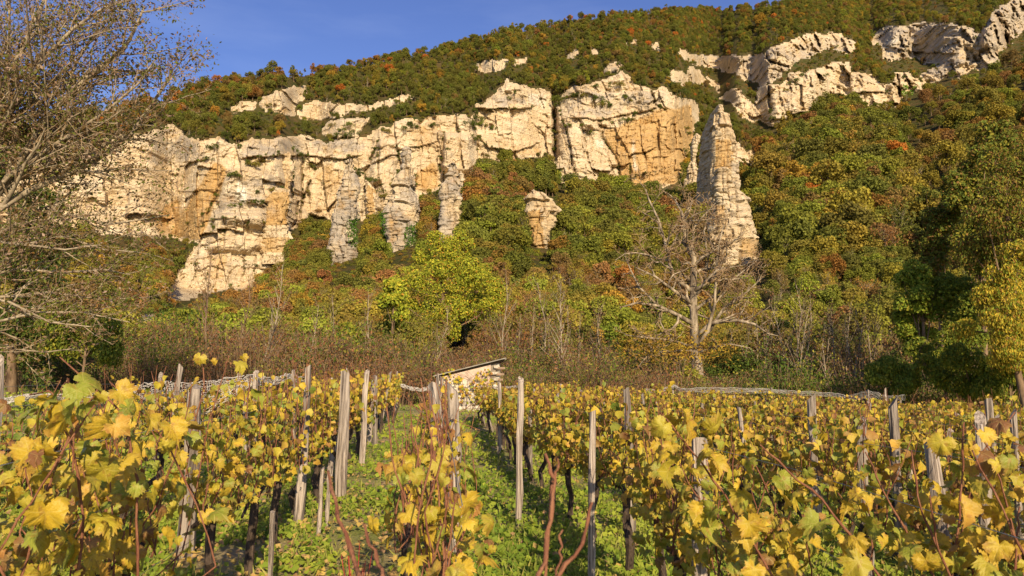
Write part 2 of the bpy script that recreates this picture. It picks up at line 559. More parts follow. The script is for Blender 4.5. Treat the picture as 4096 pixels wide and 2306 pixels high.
BANDS = {
    "upper_left": [[(1045, 392), (1103, 366), (1162, 350), (1225, 350), (1220, 382), (1183, 424), (1178, 456), (1103, 450), (1045, 429)], [(925, 440), (960, 415), (1030, 410), (1020, 440), (940, 455)],
                   [(1183, 450), (1215, 419), (1252, 408), (1321, 413), (1368, 419), (1421, 424), (1464, 419), (1520, 412), (1580, 392), (1660, 381), (1633, 408), (1554, 424), (1448, 440), (1405, 456), (1363, 458), (1310, 468), (1225, 479)],
                   [(1310, 493), (1342, 477), (1480, 472), (1458, 503), (1437, 551), (1342, 553), (1285, 530)]],
    "upper_mid": [[(1898, 275), (1935, 249), (1978, 241), (2036, 244), (2015, 265), (1983, 286), (1940, 290)], [(2048, 245), (2080, 236), (2110, 236), (2100, 252), (2060, 262)],
                  [(2258, 240), (2297, 205), (2313, 212), (2286, 236)], [(2365, 200), (2382, 195), (2388, 213), (2368, 216)], [(2500, 176), (2520, 165), (2562, 178), (2540, 182)], [(2595, 184), (2640, 184), (2638, 196), (2598, 194)],
                  [(2420, 293), (2443, 262), (2482, 250), (2486, 265), (2451, 292)], [(2669, 308), (2692, 281), (2711, 289), (2754, 328), (2727, 345), (2696, 330)],
                  [(2738, 312), (2754, 262), (2804, 293), (2826, 337), (2785, 337)], [(2824, 306), (2872, 341), (2872, 365), (2845, 345)]],
    "upper_right": [[(2702, 195), (2737, 201), (2755, 214), (2842, 226), (2880, 223), (3004, 226), (3066, 214), (3078, 195), (3134, 179), (3168, 170), (3181, 155), (3215, 142), (3308, 136), (3361, 145), (3400, 164),
                     (3414, 174), (3420, 186), (3398, 213), (3296, 197), (3283, 206), (3221, 228), (3181, 256), (3144, 275), (3112, 306), (3085, 330), (3047, 346), (3029, 324), (2973, 318), (2967, 303), (2911, 293), (2873, 281), (2817, 262), (2774, 256), (2734, 231)]],
    "lower_right": [[(2925, 366), (2940, 352), (2960, 360), (2988, 409), (3012, 430), (3035, 353), (3078, 344), (3125, 344), (3159, 291), (3190, 292), (3221, 304), (3252, 285), (3293, 266), (3345, 254), (3392, 258), (3402, 280), (3436, 298),
                     (3482, 308), (3507, 335), (3538, 345), (3576, 329), (3585, 295), (3638, 289), (3652, 308), (3700, 360), (3640, 372), (3600, 396), (3607, 418), (3544, 434), (3451, 412), (3371, 390), (3364, 375), (3296, 388), (3252, 433),
                     (3196, 452), (3147, 473), (3128, 495), (3081, 507), (3047, 486), (3001, 486), (2973, 470), (2945, 433), (2923, 408), (2880, 386)]],
    "far_right": [[(3485, 165), (3507, 149), (3520, 124), (3551, 109), (3607, 106), (3684, 99), (3777, 93), (3839, 102), (3886, 118), (3902, 137), (3926, 140), (3936, 112), (3951, 81), (3973, 56), (4026, 28), (4048, 0), (4066, -20), (4130, -60), (4300, -100), (4300, 60),
                   (4150, 85), (4096, 118), (4051, 173), (4023, 195), (3948, 238), (3900, 262), (3864, 288), (3861, 309), (3774, 312), (3700, 340), (3684, 312), (3715, 282), (3777, 282), (3715, 250), (3638, 232), (3560, 241), (3532, 226), (3538, 189), (3513, 177)],
                  [(3892, 272), (3948, 242), (3992, 219), (3985, 245), (3933, 284)]],
    "fin_side": [[(2900, 540), (2936, 564), (2994, 608), (3037, 603), (3045, 651), (3028, 692), (2941, 672), (2915, 640)]],
    "low_outcrop": [[(2250, 1097), (2300, 1100), (2292, 1133), (2256, 1127)], [(520, 1274), (700, 1262), (690, 1290), (555, 1300)], [(4042, 505), (4088, 498), (4088, 562), (4048, 556)], [(2130, 715), (2170, 720), (2160, 745), (2125, 740)]],
}
B_PTS = np.array([(-900, 950), (0, 950), (400, 950), (600, 1010), (700, 1150), (800, 1165), (1000, 1150), (1150, 1040), (1300, 960), (1480, 900), (1700, 790), (1900, 690), (2050, 675), (2300, 730), (2500, 760), (2700, 760), (2850, 720), (3000, 660),
                  (3100, 520), (3300, 420), (3600, 430), (3800, 340), (4096, 300), (4300, 260), (5000, 100)], float)
YC_PTS = np.array([(-900, 215), (0, 225), (700, 218), (1000, 222), (1300, 240), (1700, 255), (2100, 268), (2500, 272), (2800, 280), (3050, 315), (3300, 350), (3700, 360), (4100, 330), (5000, 300)], float)
R_PTS = np.array([(-900, 720), (0, 590), (300, 500), (640, 430), (830, 365), (1000, 330), (1100, 312), (1300, 295), (1500, 255), (1800, 195), (2000, 142), (2200, 104), (2400, 72), (2700, 48), (3000, 36), (3130, 18), (3500, -80), (4096, -260), (5000, -520)], float)
CRACKS = [([(2218, 372), (2218, 500), (2224, 640)], 9, 7.0), ([(1171, 629), (1168, 728), (1165, 790)], 5, 2.5), ([(1212, 654), (1205, 760), (1206, 810)], 5, 2.5), ([(1240, 725), (1210, 800)], 5, 2.5),
          ([(1150, 815), (1137, 870), (1141, 915)], 5, 3.0), ([(1187, 809), (1190, 880), (1167, 910)], 5, 3.0), ([(1206, 815), (1200, 870), (1192, 910)], 5, 3.0), ([(2696, 475), (2698, 540), (2700, 600)], 6, 2.5),
          ([(2731, 405), (2731, 480)], 5, 2.5), ([(2634, 483), (2634, 600)], 4, 1.5), ([(2420, 506), (2405, 545), (2443, 600), (2474, 654), (2476, 710)], 5, 1.5), ([(1775, 535), (1770, 600), (1764, 690)], 5, 3.0),
          ([(1516, 565), (1480, 640), (1464, 690)], 6, 2.0), ([(2600, 360), (2625, 420), (2660, 440)], 5, 2.0), ([(1640, 690), (1648, 730)], 4, 2.0), ([(3985, 60), (4010, 110), (4030, 180)], 13, 7.0),
          ([(3066, 214), (3072, 240), (3150, 270)], 4, 2.5), ([(3078, 350), (3080, 440)], 5, 3.0), ([(3590, 300), (3596, 345), (3600, 390)], 5, 4.0), ([(830, 860), (870, 760), (910, 690)], 6, 1.6), ([(1300, 760), (1340, 735), (1385, 740)], 3, 1.0)]
OVER = [([(942, 637), (1004, 629), (1128, 623), (1252, 622), (1376, 636), (1455, 619)], 2.2, 45), ([(1919, 441), (2000, 436), (2094, 433), (2150, 425)], 2.4, 35), ([(1912, 545), (1958, 592), (2055, 605), (2172, 570)], 2.2, 40),
        ([(2474, 710), (2637, 680), (2725, 648)], -2.2, 30), ([(1590, 600), (1700, 580), (1770, 560)], 1.6, 30), ([(2260, 470), (2400, 480), (2560, 450), (2650, 420)], 1.6, 40), ([(3400, 372), (3500, 366), (3560, 375)], 2.0, 16),
        ([(880, 815), (980, 810), (1070, 815)], -2.0, 25), ([(3520, 180), (3700, 215), (3850, 210)], 1.4, 30), ([(700, 770), (860, 760)], 1.0, 30)]
BUTTR = [([(880, 880), (890, 720), (930, 680), (1010, 660), (1090, 700), (1110, 800), (1090, 900), (990, 910)], 5.0, 14), ([(1772, 690), (1778, 540), (1884, 545), (1888, 690)], 5.5, 9), ([(830, 1000), (850, 860), (1060, 850), (1080, 1000)], 4.5, 12),
         ([(1500, 840), (1480, 680), (1530, 560), (1590, 640), (1570, 840)], 3.5, 10), ([(2225, 720), (2232, 540), (2330, 520), (2360, 700)], 2.5, 14), ([(1500, 590), (1520, 520), (1580, 560), (1575, 580)], 2.5, 8),
         ([(3930, 190), (3940, 90), (3980, 60), (4010, 120), (4020, 190)], 6.0, 8), ([(3150, 480), (3130, 380), (3250, 300), (3340, 280), (3300, 380)], 3.0, 14)]
OCHRE = [([(700, 950), (760, 800), (860, 640), (905, 680), (870, 800), (800, 960)], 1.0), ([(2400, 520), (2480, 500), (2640, 440), (2770, 410), (2770, 560), (2720, 740), (2480, 740), (2474, 660), (2440, 600)], 0.95), ([(600, 880), (700, 780), (800, 900), (790, 960), (640, 950)], 0.6),
         ([(1300, 640), (1460, 640), (1450, 850), (1210, 800)], 0.38), ([(1640, 700), (1760, 640), (1760, 760), (1650, 770)], 0.8), ([(1930, 640), (2000, 560), (2180, 590), (2170, 630)], 0.5), ([(800, 1150), (830, 960), (930, 980), (900, 1120)], 0.5), ([(1610, 480), (1760, 470), (1740, 600), (1680, 620)], 0.45),
         ([(1100, 440), (1180, 410), (1180, 455), (1110, 455)], 0.7), ([(2480, 735), (2480, 690), (2720, 650), (2700, 745)], 0.9), ([(3420, 340), (3530, 330), (3530, 430), (3420, 400)], 0.35), ([(3765, 285), (3865, 285), (3860, 310), (3770, 312)], 0.8), ([(960, 1140), (1000, 1000), (1110, 1000), (1060, 1090)], 0.25)]
GREYS = [([(900, 640), (1010, 550), (1470, 545), (1470, 625), (1250, 620), (1000, 630)], 0.65), ([(560, 660), (620, 510), (740, 520), (860, 620), (700, 680)], 0.6), ([(1900, 430), (1980, 375), (2120, 380), (2100, 432)], 0.8), ([(840, 850), (900, 680), (1090, 690), (1080, 890), (850, 900)], 0.5),
         ([(2230, 480), (2280, 350), (2680, 350), (2650, 430), (2400, 480)], 0.55), ([(2700, 190), (3420, 130), (3420, 230), (3060, 350), (2800, 270)], 0.55), ([(3480, 90), (4300, -100), (4300, 200), (3700, 340), (3520, 230)], 0.6), ([(2880, 360), (3240, 280), (3280, 400), (3080, 500)], 0.35),
         ([(760, 1060), (820, 960), (900, 980), (880, 1100)], 0.5), ([(1780, 500), (1880, 500), (1880, 540), (1780, 540)], 0.6), ([(1560, 640), (1530, 840), (1450, 830), (1490, 700)], 0.35), ([(2915, 560), (3040, 600), (3030, 690), (2930, 660)], 0.25), ([(1045, 350), (1460, 410), (1480, 560), (1300, 550)], 0.35)]
WHITE = [([(948, 790), (952, 715), (985, 760), (982, 805)], 0.9), ([(2380, 560), (2415, 560), (2420, 590), (2380, 590)], 0.5), ([(2535, 570), (2548, 570), (2545, 690), (2538, 690)], 0.6), ([(2120, 370), (2180, 390), (2180, 430), (2110, 400)], 0.5), ([(3540, 150), (3600, 140), (3580, 210), (3550, 210)], 0.4)]

STEP = 5.0
PX = np.concatenate([np.arange(-840, 560, 10.0), np.arange(560, 3080, 4.0), np.arange(3080, 4150, 6.0), np.arange(4150, 4900, 14.0)])
PYR = np.concatenate([np.arange(1725, 1170, -9.0), np.arange(1170, 290, -4.0), np.arange(290, -520, -6.0)])
NC, NR = len(PX), len(PYR)
GX, GY = np.meshgrid(PX, PYR, indexing='xy')          # (NR, NC)
RAT, TAN = ray(GX, GY)
wob = 11 * fbm(GX / 45, GY / 45, 2.0, 3)
wobx, woby = GX + wob + 6 * noise3(GX / 13, GY / 13, 9.0), GY + 11 * fbm(GX / 45, GY / 45, 7.0, 3) + 7 * noise3(GX / 12, GY / 12, 4.0)
ROCKID = np.zeros((NR, NC), int)
ROCKID[inside(wobx, woby, MAIN)] = 1
for q, polys in enumerate(BANDS.values()):
    for p in polys:
        ROCKID[inside(wobx, woby, p) & (ROCKID == 0)] = q + 2
ROCK = ROCKID > 0
Bc = np.interp(PX, B_PTS[:, 0], B_PTS[:, 1])
Yc = np.interp(PX, YC_PTS[:, 0], YC_PTS[:, 1])
Rc = np.interp(PX, R_PTS[:, 0], R_PTS[:, 1])
Bc, Yc, Rc = blur(Bc, 5, 0), blur(Yc, 12, 0), blur(Rc, 4, 0)
FOOT = 37.0
YT = np.zeros((NR, NC))
slope = np.where(blur(ROCK.astype(float), 1.0, 0) > 0.4, 5.5, np.maximum(0.74, TAN + 0.16))
for c in range(NC):
    rB, tB = ray(PX[c], Bc[c])
    Ys = FOOT + (Yc[c] - FOOT) * np.linspace(0, 1, 200) ** 1.4
    zb = EYE + tB * Yc[c]
    g0 = zg(rB * Ys, Ys)
    zz = g0 + (zb - g0) * ((Ys - FOOT) / (Yc[c] - FOOT)) ** 1.45
    tt = np.maximum.accumulate((zz - EYE) / Ys + np.linspace(0, 1e-6, 200))
    below = PYR >= Bc[c]
    YT[below, c] = np.interp(TAN[below, c], tt, Ys)
    k = int(below.sum())
    tp = np.concatenate([[tB], TAN[k:, c]])
    dt = np.diff(tp)
    s = slope[k:, c]
    YT[k:, c] = Yc[c] * np.exp(np.cumsum(dt / (s - 0.5 * (tp[1:] + tp[:-1]))))
LY = np.log(YT)
wgt = np.clip((Bc[None, :] + 60 - GY) / 120, 0, 1)
LY = LY * (1 - wgt) + blur(blur(LY, 6, 1), 1.5, 0) * wgt
YT = np.exp(LY)
X0, Z0 = RAT * YT, EYE + TAN * YT
rw = np.clip(blur(blur(ROCK.astype(float), 1.3, 1), 1.3, 0) * 1.4, 0, 1)
warp = 4.0 * fbm(X0 / 40, Z0 / 40, 1.0, 2)


def blocks(x, z, sx, sz, seed):
    """uneven rock blocks: how far each one stands out, and the joints between them"""
    u = x / sx + 0.35 * fbm(x / sx, z / sz, seed, 3) + 0.35 * noise3(0, z / (sz * 2.5), seed)
    w = z / sz + 0.45 * fbm(x / (sx * 1.6), z / sz, seed + 5, 3)
    i, j = np.floor(u).astype(int), np.floor(w + 0.5 * _h(np.floor(u).astype(int), 7, int(seed))).astype(int)
    fw = w + 0.5 * _h(i, 7, int(seed))
    du, dw = np.minimum(u - i, 1 - u + i) * sx, np.minimum(fw - j, 1 - fw + j) * sz
    tilt = 0.38 * _h(i, j, int(seed) + 11) * (u - i - 0.5) * sx + 0.30 * _h(i, j, int(seed) + 17) * (fw - j - 0.5) * sz
    return _h(i, j, int(seed) + 3), du, dw, tilt


disp = 3.6 * fbm(X0 / 18, Z0 / 60, 0.3, 2) + 0.9 * fbm(X0 / 6, Z0 / 14, 5.0, 2)
b1, du1, dw1, t1 = blocks(X0 + 0.15 * Z0, Z0 + 2.5 * warp, 7.0, 13.0, 2.0)
b2, du2, dw2, t2 = blocks(X0, Z0 + 2.5 * warp, 3.4, 4.2, 9.0)
b3, _, _, t3 = blocks(X0 - 0.2 * Z0, Z0 + warp, 1.5, 1.9, 14.0)
disp += 1.1 * b1 + 1.05 * t1 + 0.4 * b2 + 0.9 * t2 + 0.2 * b3 + 0.9 * t3 + 0.6 * fbm(X0 / 12, (Z0 + 1.6 * warp + 0.12 * X0) / 1.5, 3.3, 3) + 0.5 * fbm(X0 / 1.4, Z0 / 1.0, 6.1, 2)
open_ = np.clip(0.1 + 1.5 * fbm(X0 / 11, Z0 / 11, 2.0, 3), 0, 1)
open2 = np.clip(0.05 + 1.6 * fbm(X0 / 9, Z0 / 7, 29.0, 3), 0, 1)
CRK = open_ * np.maximum(np.exp(-(du1 / 0.4) ** 2), 0.4 * np.exp(-(dw1 / 0.35) ** 2)) + 0.7 * open2 * np.maximum(0.8 * np.exp(-(du2 / 0.22) ** 2), 0.5 * np.exp(-(dw2 / 0.2) ** 2))
disp -= 1.5 * np.clip(CRK, 0, 1)
for pts, w_, d_ in CRACKS:
    e_ = np.exp(-(line_dist(wobx * 0.6 + GX * 0.4, GY, pts) / w_) ** 2)
    disp -= d_ * e_
    CRK = np.maximum(CRK, e_ * min(1, d_ / 3))
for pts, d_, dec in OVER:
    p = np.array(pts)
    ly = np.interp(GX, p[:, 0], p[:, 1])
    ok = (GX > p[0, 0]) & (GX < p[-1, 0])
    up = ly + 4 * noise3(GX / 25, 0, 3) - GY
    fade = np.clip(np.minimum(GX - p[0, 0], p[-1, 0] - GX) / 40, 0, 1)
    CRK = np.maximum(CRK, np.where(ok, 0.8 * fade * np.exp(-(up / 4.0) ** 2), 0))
    if d_ > 0:
        disp += np.where(ok & (up > 0), d_ * np.exp(-up / dec) * fade, 0)
    else:
        disp += np.where(ok & (up < 0), -d_ * np.exp(up / (2 * dec)) * fade, 0)
for poly, d_, s_ in BUTTR:
    b = inside(wobx, woby, poly).astype(float)
    disp += d_ * blur(blur(b, s_ / STEP, 1), s_ / 5, 0)
disp *= np.interp(X0 / YT, [0.30, 0.36], [1.0, 1.7]) * np.interp(TAN, [0.36, 0.42], [1.0, 1.25])
hill_disp = 1.6 * fbm(X0 / 12, YT / 12, 21.0, 3)
YD = YT - disp * rw - hill_disp * (1 - rw) * np.clip((YT - 60) / 60, 0, 1)
XT, ZT = RAT * YD, EYE + TAN * YD


def soft(polys, s=2.2):
    a = np.zeros((NR, NC))
    for poly, v in polys:
        a = np.maximum(a, v * blur(blur(inside(wobx, woby, poly).astype(float), s, 1), s, 0))
    return a


ochre, grey, white = soft(OCHRE, 3.0), soft(GREYS, 4.0), soft(WHITE, 0.8)
# the far side of the ridge: bend the rows above the skyline backwards and down
over = GY < Rc[None, :]
ri = np.argmax(over, 0)
VALID = np.ones((NR, NC), bool)
for c in range(NC):
    k = ri[c]
    if not over[:, c].any():
        continue
    m_ = min(10, NR - k)
    a = np.arange(1, m_ + 1)
    XT[k:k + m_, c] = XT[k - 1, c] * (1 + 0.02 * a)
    YD[k:k + m_, c] = YD[k - 1, c] + 9.0 * a
    ZT[k:k + m_, c] = ZT[k - 1, c] - 0.35 * a ** 2
    VALID[k + m_:, c] = False
V3 = np.stack([XT, YD, ZT], -1).reshape(-1, 3)
idx = np.arange(NR * NC).reshape(NR, NC)
Q = np.stack([idx[:-1, :-1], idx[:-1, 1:], idx[1:, 1:], idx[1:, :-1]], -1).reshape(-1, 4)
okq = (VALID[:-1, :-1] & VALID[:-1, 1:] & VALID[1:, 1:] & VALID[1:, :-1]).ravel()
qid = np.maximum(np.maximum(ROCKID[:-1, :-1], ROCKID[:-1, 1:]), np.maximum(ROCKID[1:, 1:], ROCKID[1:, :-1])).ravel()


def sub_mesh(name, sel, mat, smooth):
    f = Q[sel & okq]
    u, inv = np.unique(f, return_inverse=True)
    return mesh_from(name, V3[u], [inv.reshape(-1, 4)], {"ochre": ochre.ravel()[u], "grey": grey.ravel()[u], "white": white.ravel()[u], "crack": np.clip(CRK, 0, 1).ravel()[u]}, smooth, mat)


tag(link("hillside", sub_mesh("hillside", qid == 0, M_HILL, True)), "wooded mountainside rising behind the vineyard to the skyline", kind="structure")
CL = ["long pale limestone cliff wall across the middle of the mountainside", "broken pale rock bands above the left part of the long cliff", "small pale outcrops scattered in the woods above the middle of the cliff",
      "pale upper rock band sloping down from the right-hand woods", "lower pale rock band to the right of the tall rock fin", "large grey-white cliff at the top right corner", "short white rock wall beside the tall rock fin", "small low outcrops in the brush"]
for q, lab in enumerate(CL):
    if (qid == q + 1).any():
        tag(link("cliff", sub_mesh("cliff", qid == q + 1, M_ROCK, False)), lab, kind="structure")

# flat ground: vineyard, and plain to the horizon
gx = np.concatenate([[-3000, -900, -300, -120], np.arange(-60, 61, 2.0), [120, 300, 900, 3000]])
gy = np.concatenate([[-3000, -800, -200, -60, -20], np.arange(-6, 45, 1.0), [60, 120, 300, 900, 3000]])
AX, AY = np.meshgrid(gx, gy)
near = (np.abs(AX) < 58) & (AY < 44) & (AY > -6)
AZ = zg(AX, AY) + np.where(near, 0.035 * fbm(AX / 1.7, AY / 1.7, 2, 3), 0) - np.where(AY > 46, 0.6, 0)
gi = np.arange(AX.size).reshape(AX.shape)
gq = np.stack([gi[:-1, :-1], gi[:-1, 1:], gi[1:, 1:], gi[1:, :-1]], -1).reshape(-1, 4)
tag(link("ground", mesh_from("ground", np.stack([AX, AY, AZ], -1).reshape(-1, 3), [gq], None, True, M_SOIL)), "grassy vineyard soil between the vine rows", kind="structure")


def terrain(px, py):
    """point of the mountainside behind a pixel"""
    c = np.clip(np.searchsorted(PX, np.asarray(px)), 0, NC - 1)
    r = np.clip(np.searchsorted(-PYR, -np.asarray(py, float)), 0, NR - 1)
    return np.stack([XT[r, c], YD[r, c], ZT[r, c]], -1), ROCK[r, c]


# ------------------------------------------------------------------ free-standing rock pillars
PILLARS = []


def pillar(levels, label, deep=0.8, ochre_at=None, grey_v=0.25, yoff=0.0, sq=2.6, name="rock_spire", cap=6, skew=0.0, Yset=None, layer=0.28):
    lv = np.array(levels, float)
    y0, y1 = lv[0, 0], lv[-1, 0]
    pys = np.arange(y0 - cap, y1 + 60, 3.0)
    L, R = np.interp(pys, lv[:, 0], lv[:, 1]), np.interp(pys, lv[:, 0], lv[:, 2])
    top = np.clip((pys - (y0 - cap)) / (cap + 8.0), 0, 1) ** 0.6
    base, _ = terrain((lv[-1, 1] + lv[-1, 2]) / 2, y1)
    Y = (base[1] if Yset is None else Yset) + yoff
    na = 80
    an = np.linspace(0, 2 * math.pi, na, endpoint=False)
    ca, sa = np.cos(an), np.sin(an)
    rr = (np.abs(ca) ** sq + np.abs(sa) ** sq) ** (-1 / sq)
    wmax = ((lv[:, 2] - lv[:, 1]) / 2).max() * Y / F
    verts = []
    for py, l_, r_, tp in zip(pys, L, R, top):
        c = at((l_ + r_) / 2, py, Y)
        a = (r_ - l_) / 2 * Y / F * max(tp, 0.05)
        b = (0.45 * a + 0.55 * wmax) * deep * max(tp, 0.1)
        x, y = a * rr * ca, b * rr * sa
        P_ = np.stack([c[0] + x, c[1] + y + skew * x + b * 0.2, np.full(na, c[2])], -1)
        verts.append(P_)
    V = np.array(verts)
    ctr = V.mean(1, keepdims=True)
    d = V - ctr
    ln = np.linalg.norm(d, axis=2, keepdims=True) + 1e-6
    n_ = d / ln
    x, y, z = V[..., 0], V[..., 1], V[..., 2]
    ds = 0.55 * fbm(x / 3.0, y / 3.0, z / 6.0, 4) + 0.2 * fbm(x / 4, y / 4, (z + 0.5 * noise3(x / 2, y / 2)) / 0.6, 3) + 0.3 * fbm(x / 1.1, y / 1.1, z / 1.1, 2) - 0.8 * np.exp(-(fbm(x / 3.5, y / 3.5, z / 14 + 9, 3) / 0.05) ** 2)
    lay = fbm(x / 6, y / 6, (z + 0.6 * noise3(x / 3, y / 3)) / 0.75, 2)
    _, dj, dz, tl = blocks(x + 0.7 * y, z, 1.9, 1.5, 4.0)
    _, _, _, tl2 = blocks(x + 0.8 * y, z, 4.0, 5.0, 6.0)
    crk = np.clip(0.9 * np.exp(-(dj / 0.16) ** 2) * (noise3(x / 3, z / 4) > 0.1) + 0.7 * np.exp(-(dz / 0.15) ** 2) * (noise3(x / 4, z / 2, 8) > -0.1), 0, 1)
    ds = 0.5 * ds + layer * lay - 0.5 * crk + 1.1 * tl + 1.0 * tl2
    V = V + n_ * (np.clip(ds, -1.0, 0.9) * np.minimum(1, ln[..., 0] / 1.2))[..., None]
    nl = len(pys)
    i = np.arange(nl - 1)[:, None] * na
    j = np.arange(na)
    k = (j + 1) % na
    f = np.stack([i + k, i + j, i + na + j, i + na + k], -1).reshape(-1, 4)
    vv = V.reshape(-1, 3)
    capv = V[0].mean(0) + np.array([0, 0, 0.1])
    vv = np.vstack([vv, capv])
    cf = np.stack([j, k, np.full(na, len(vv) - 1)], -1)
    ppx, ppy = project(vv)
    oc = np.full(len(vv), 0.12)
    for poly, v in (ochre_at or []):
        oc = np.maximum(oc, v * inside(ppx + 8 * noise3(ppx / 9, ppy / 9), ppy, poly))
    gv = np.clip(grey_v + 0.2 * noise3(vv[:, 0] / 4, vv[:, 2] / 4), 0, 1)
    o = link(name, mesh_from(name, vv, [f, cf], {"ochre": oc, "grey": gv, "white": np.zeros(len(vv)), "crack": np.append(crk.ravel() * 0.8, 0)}, False, M_ROCK))
    tag(o, label, "rock pillar", "rock pillars below the cliff")
    PILLARS.append((o, V, Y))
    return o, V


p1, V_P1 = pillar([(640, 1396, 1412), (667, 1381, 1414), (700, 1368, 1420), (755, 1356, 1426), (824, 1343, 1432), (886, 1325, 1430), (973, 1312, 1425), (1050, 1304, 1412)],
                  "tall grey tapering rock pillar with ivy low on its side, leftmost of the free-standing row", ochre_at=[([(1350, 840), (1360, 760), (1420, 760), (1425, 840)], 0.75)], grey_v=0.62)
pillar([(690, 1426, 1448), (760, 1424, 1456), (861, 1428, 1460)], "thin upright rock slab directly behind the leftmost grey pillar", 0.9, grey_v=0.6, yoff=2, Yset=None)
pillar([(725, 1458, 1470), (760, 1462, 1500), (800, 1465, 1518), (866, 1470, 1528)], "low cracked orange and white slab between the two largest grey pillars", 0.8, ochre_at=[([(1465, 870), (1470, 740), (1498, 760), (1495, 870)], 0.9)], grey_v=0.2)
p2, V_P2 = pillar([(592, 1610, 1640), (640, 1607, 1645), (700, 1592, 1652), (740, 1578, 1658), (775, 1561, 1666), (846, 1535, 1674), (899, 1530, 1680), (967, 1533, 1678), (995, 1535, 1672)],
                  "broadest grey tapering pillar with a green ivy patch at its lower right", ochre_at=[([(1550, 980), (1555, 860), (1600, 820), (1630, 900), (1625, 980)], 0.6)], grey_v=0.6)
p3, V_P3 = pillar([(658, 1800, 1825), (680, 1788, 1833), (745, 1763, 1838), (824, 1759, 1846), (886, 1753, 1859), (960, 1750, 1866)], "tall narrow grey pillar behind the top of the leafy green tree",
                  ochre_at=[([(1790, 740), (1800, 665), (1830, 680), (1835, 740)], 0.5)], grey_v=0.62)
pillar([(690, 1835, 1852), (770, 1838, 1874), (810, 1840, 1880), (840, 1848, 1866)], "orange-stained rock shoulder at the right of the narrow grey pillar", 0.8, ochre_at=[([(1840, 840), (1850, 770), (1885, 770), (1885, 840)], 1.0)], yoff=2)
p4, V_P4 = pillar([(765, 2118, 2150), (800, 2106, 2222), (850, 2098, 2236), (890, 2104, 2224), (930, 2108, 2196), (990, 2130, 2190)], "squat isolated orange and white rock stump standing among green trees", 0.7,
                  ochre_at=[([(2095, 1000), (2098, 850), (2165, 840), (2180, 1000)], 1.0)], grey_v=0.2)
p5, V_P5 = pillar([(630, 2226, 2250), (665, 2224, 2262), (700, 2232, 2285), (750, 2250, 2296)], "small leaning white spike at the foot of the central cliff gully", grey_v=0.25)
pillar([(758, 1090, 1150), (800, 1068, 1162), (860, 1062, 1142), (900, 1055, 1150), (950, 1046, 1157), (990, 1042, 1158), (1004, 1042, 1156)], "orange buttress with a dark stain bulging from the left end of the cliff", 0.7,
       ochre_at=[([(1060, 900), (1070, 770), (1160, 770), (1150, 900)], 1.0), ([(1040, 1010), (1050, 950), (1160, 950), (1160, 1010)], 0.6)], grey_v=0.3, name="rock_buttress", yoff=-1.5)
pillar([(612, 1140, 1165), (660, 1132, 1172), (720, 1125, 1166), (752, 1120, 1160)], "pair of slim rock pinnacles against the left cliff wall", 0.8, grey_v=0.2, ochre_at=[([(1120, 760), (1120, 610), (1180, 610), (1170, 760)], 0.4)], name="rock_pinnacle", yoff=-1)
pillar([(434, 2860, 2872), (470, 2850, 2884), (482, 2838, 2904), (560, 2828, 2912), (620, 2824, 2922), (690, 2820, 2931), (760, 2812, 2936), (880, 2812, 2936)], "tall upright rock fin with an orange face and a dark shaded side", 2.3,
       ochre_at=[([(2858, 680), (2862, 560), (2925, 560), (2930, 680)], 1.0), ([(2862, 560), (2862, 480), (2910, 480), (2915, 560)], 0.45)], grey_v=0.25, name="rock_fin", sq=6.0, yoff=-13, skew=-0.05, layer=0.08)
pillar([(676, 2860, 2922), (740, 2852, 2936), (800, 2850, 2990), (870, 2848, 3006), (950, 2845, 3032), (1010, 2842, 3050), (1045, 2840, 3052)], "big pale layered rock foot spreading below the tall fin", 0.6,
       ochre_at=[([(2860, 1030), (2860, 820), (2900, 820), (2920, 1030)], 0.5), ([(2960, 1030), (2960, 950), (3050, 960), (3050, 1030)], 0.5)], grey_v=0.2, name="rock_spire", sq=3.6, yoff=-2)
pillar([(540, 2776, 2796), (600, 2764, 2790), (690, 2754, 2786), (760, 2740, 2790), (812, 2722, 2782)], "pale slab leaning at the shaded left side of the tall fin", 0.9, ochre_at=[([(2720, 815), (2740, 740), (2790, 740), (2785, 815)], 0.5)], grey_v=0.2, name="rock_slab", yoff=-6)

# ------------------------------------------------------------------ woods on the mountainside
def crown_cloud(clumps, n, size, flat=0.0):
    """leaf positions, normals and sizes spread over the shells of a set of clumps (x, y, z, r)"""
    cl = np.array(clumps, float)
    w = cl[:, 3] ** 2
    k = rng.choice(len(cl), n, p=w / w.sum())
    d = unit(n)
    d[:, 2] = np.where(d[:, 2] < -0.65, -d[:, 2], d[:, 2])
    r = cl[k, 3] * (0.62 + 0.42 * rng.random(n) ** 0.6)
    pos = cl[k, :3] + d * r[:, None] * np.array([1, 1, 0.9])
    nrm = d + 0.7 * rng.normal(size=(n, 3)) + np.array([0, -0.1, 0.1 + flat])
    return pos, nrm, size * (0.55 + 0.75 * rng.random(n))


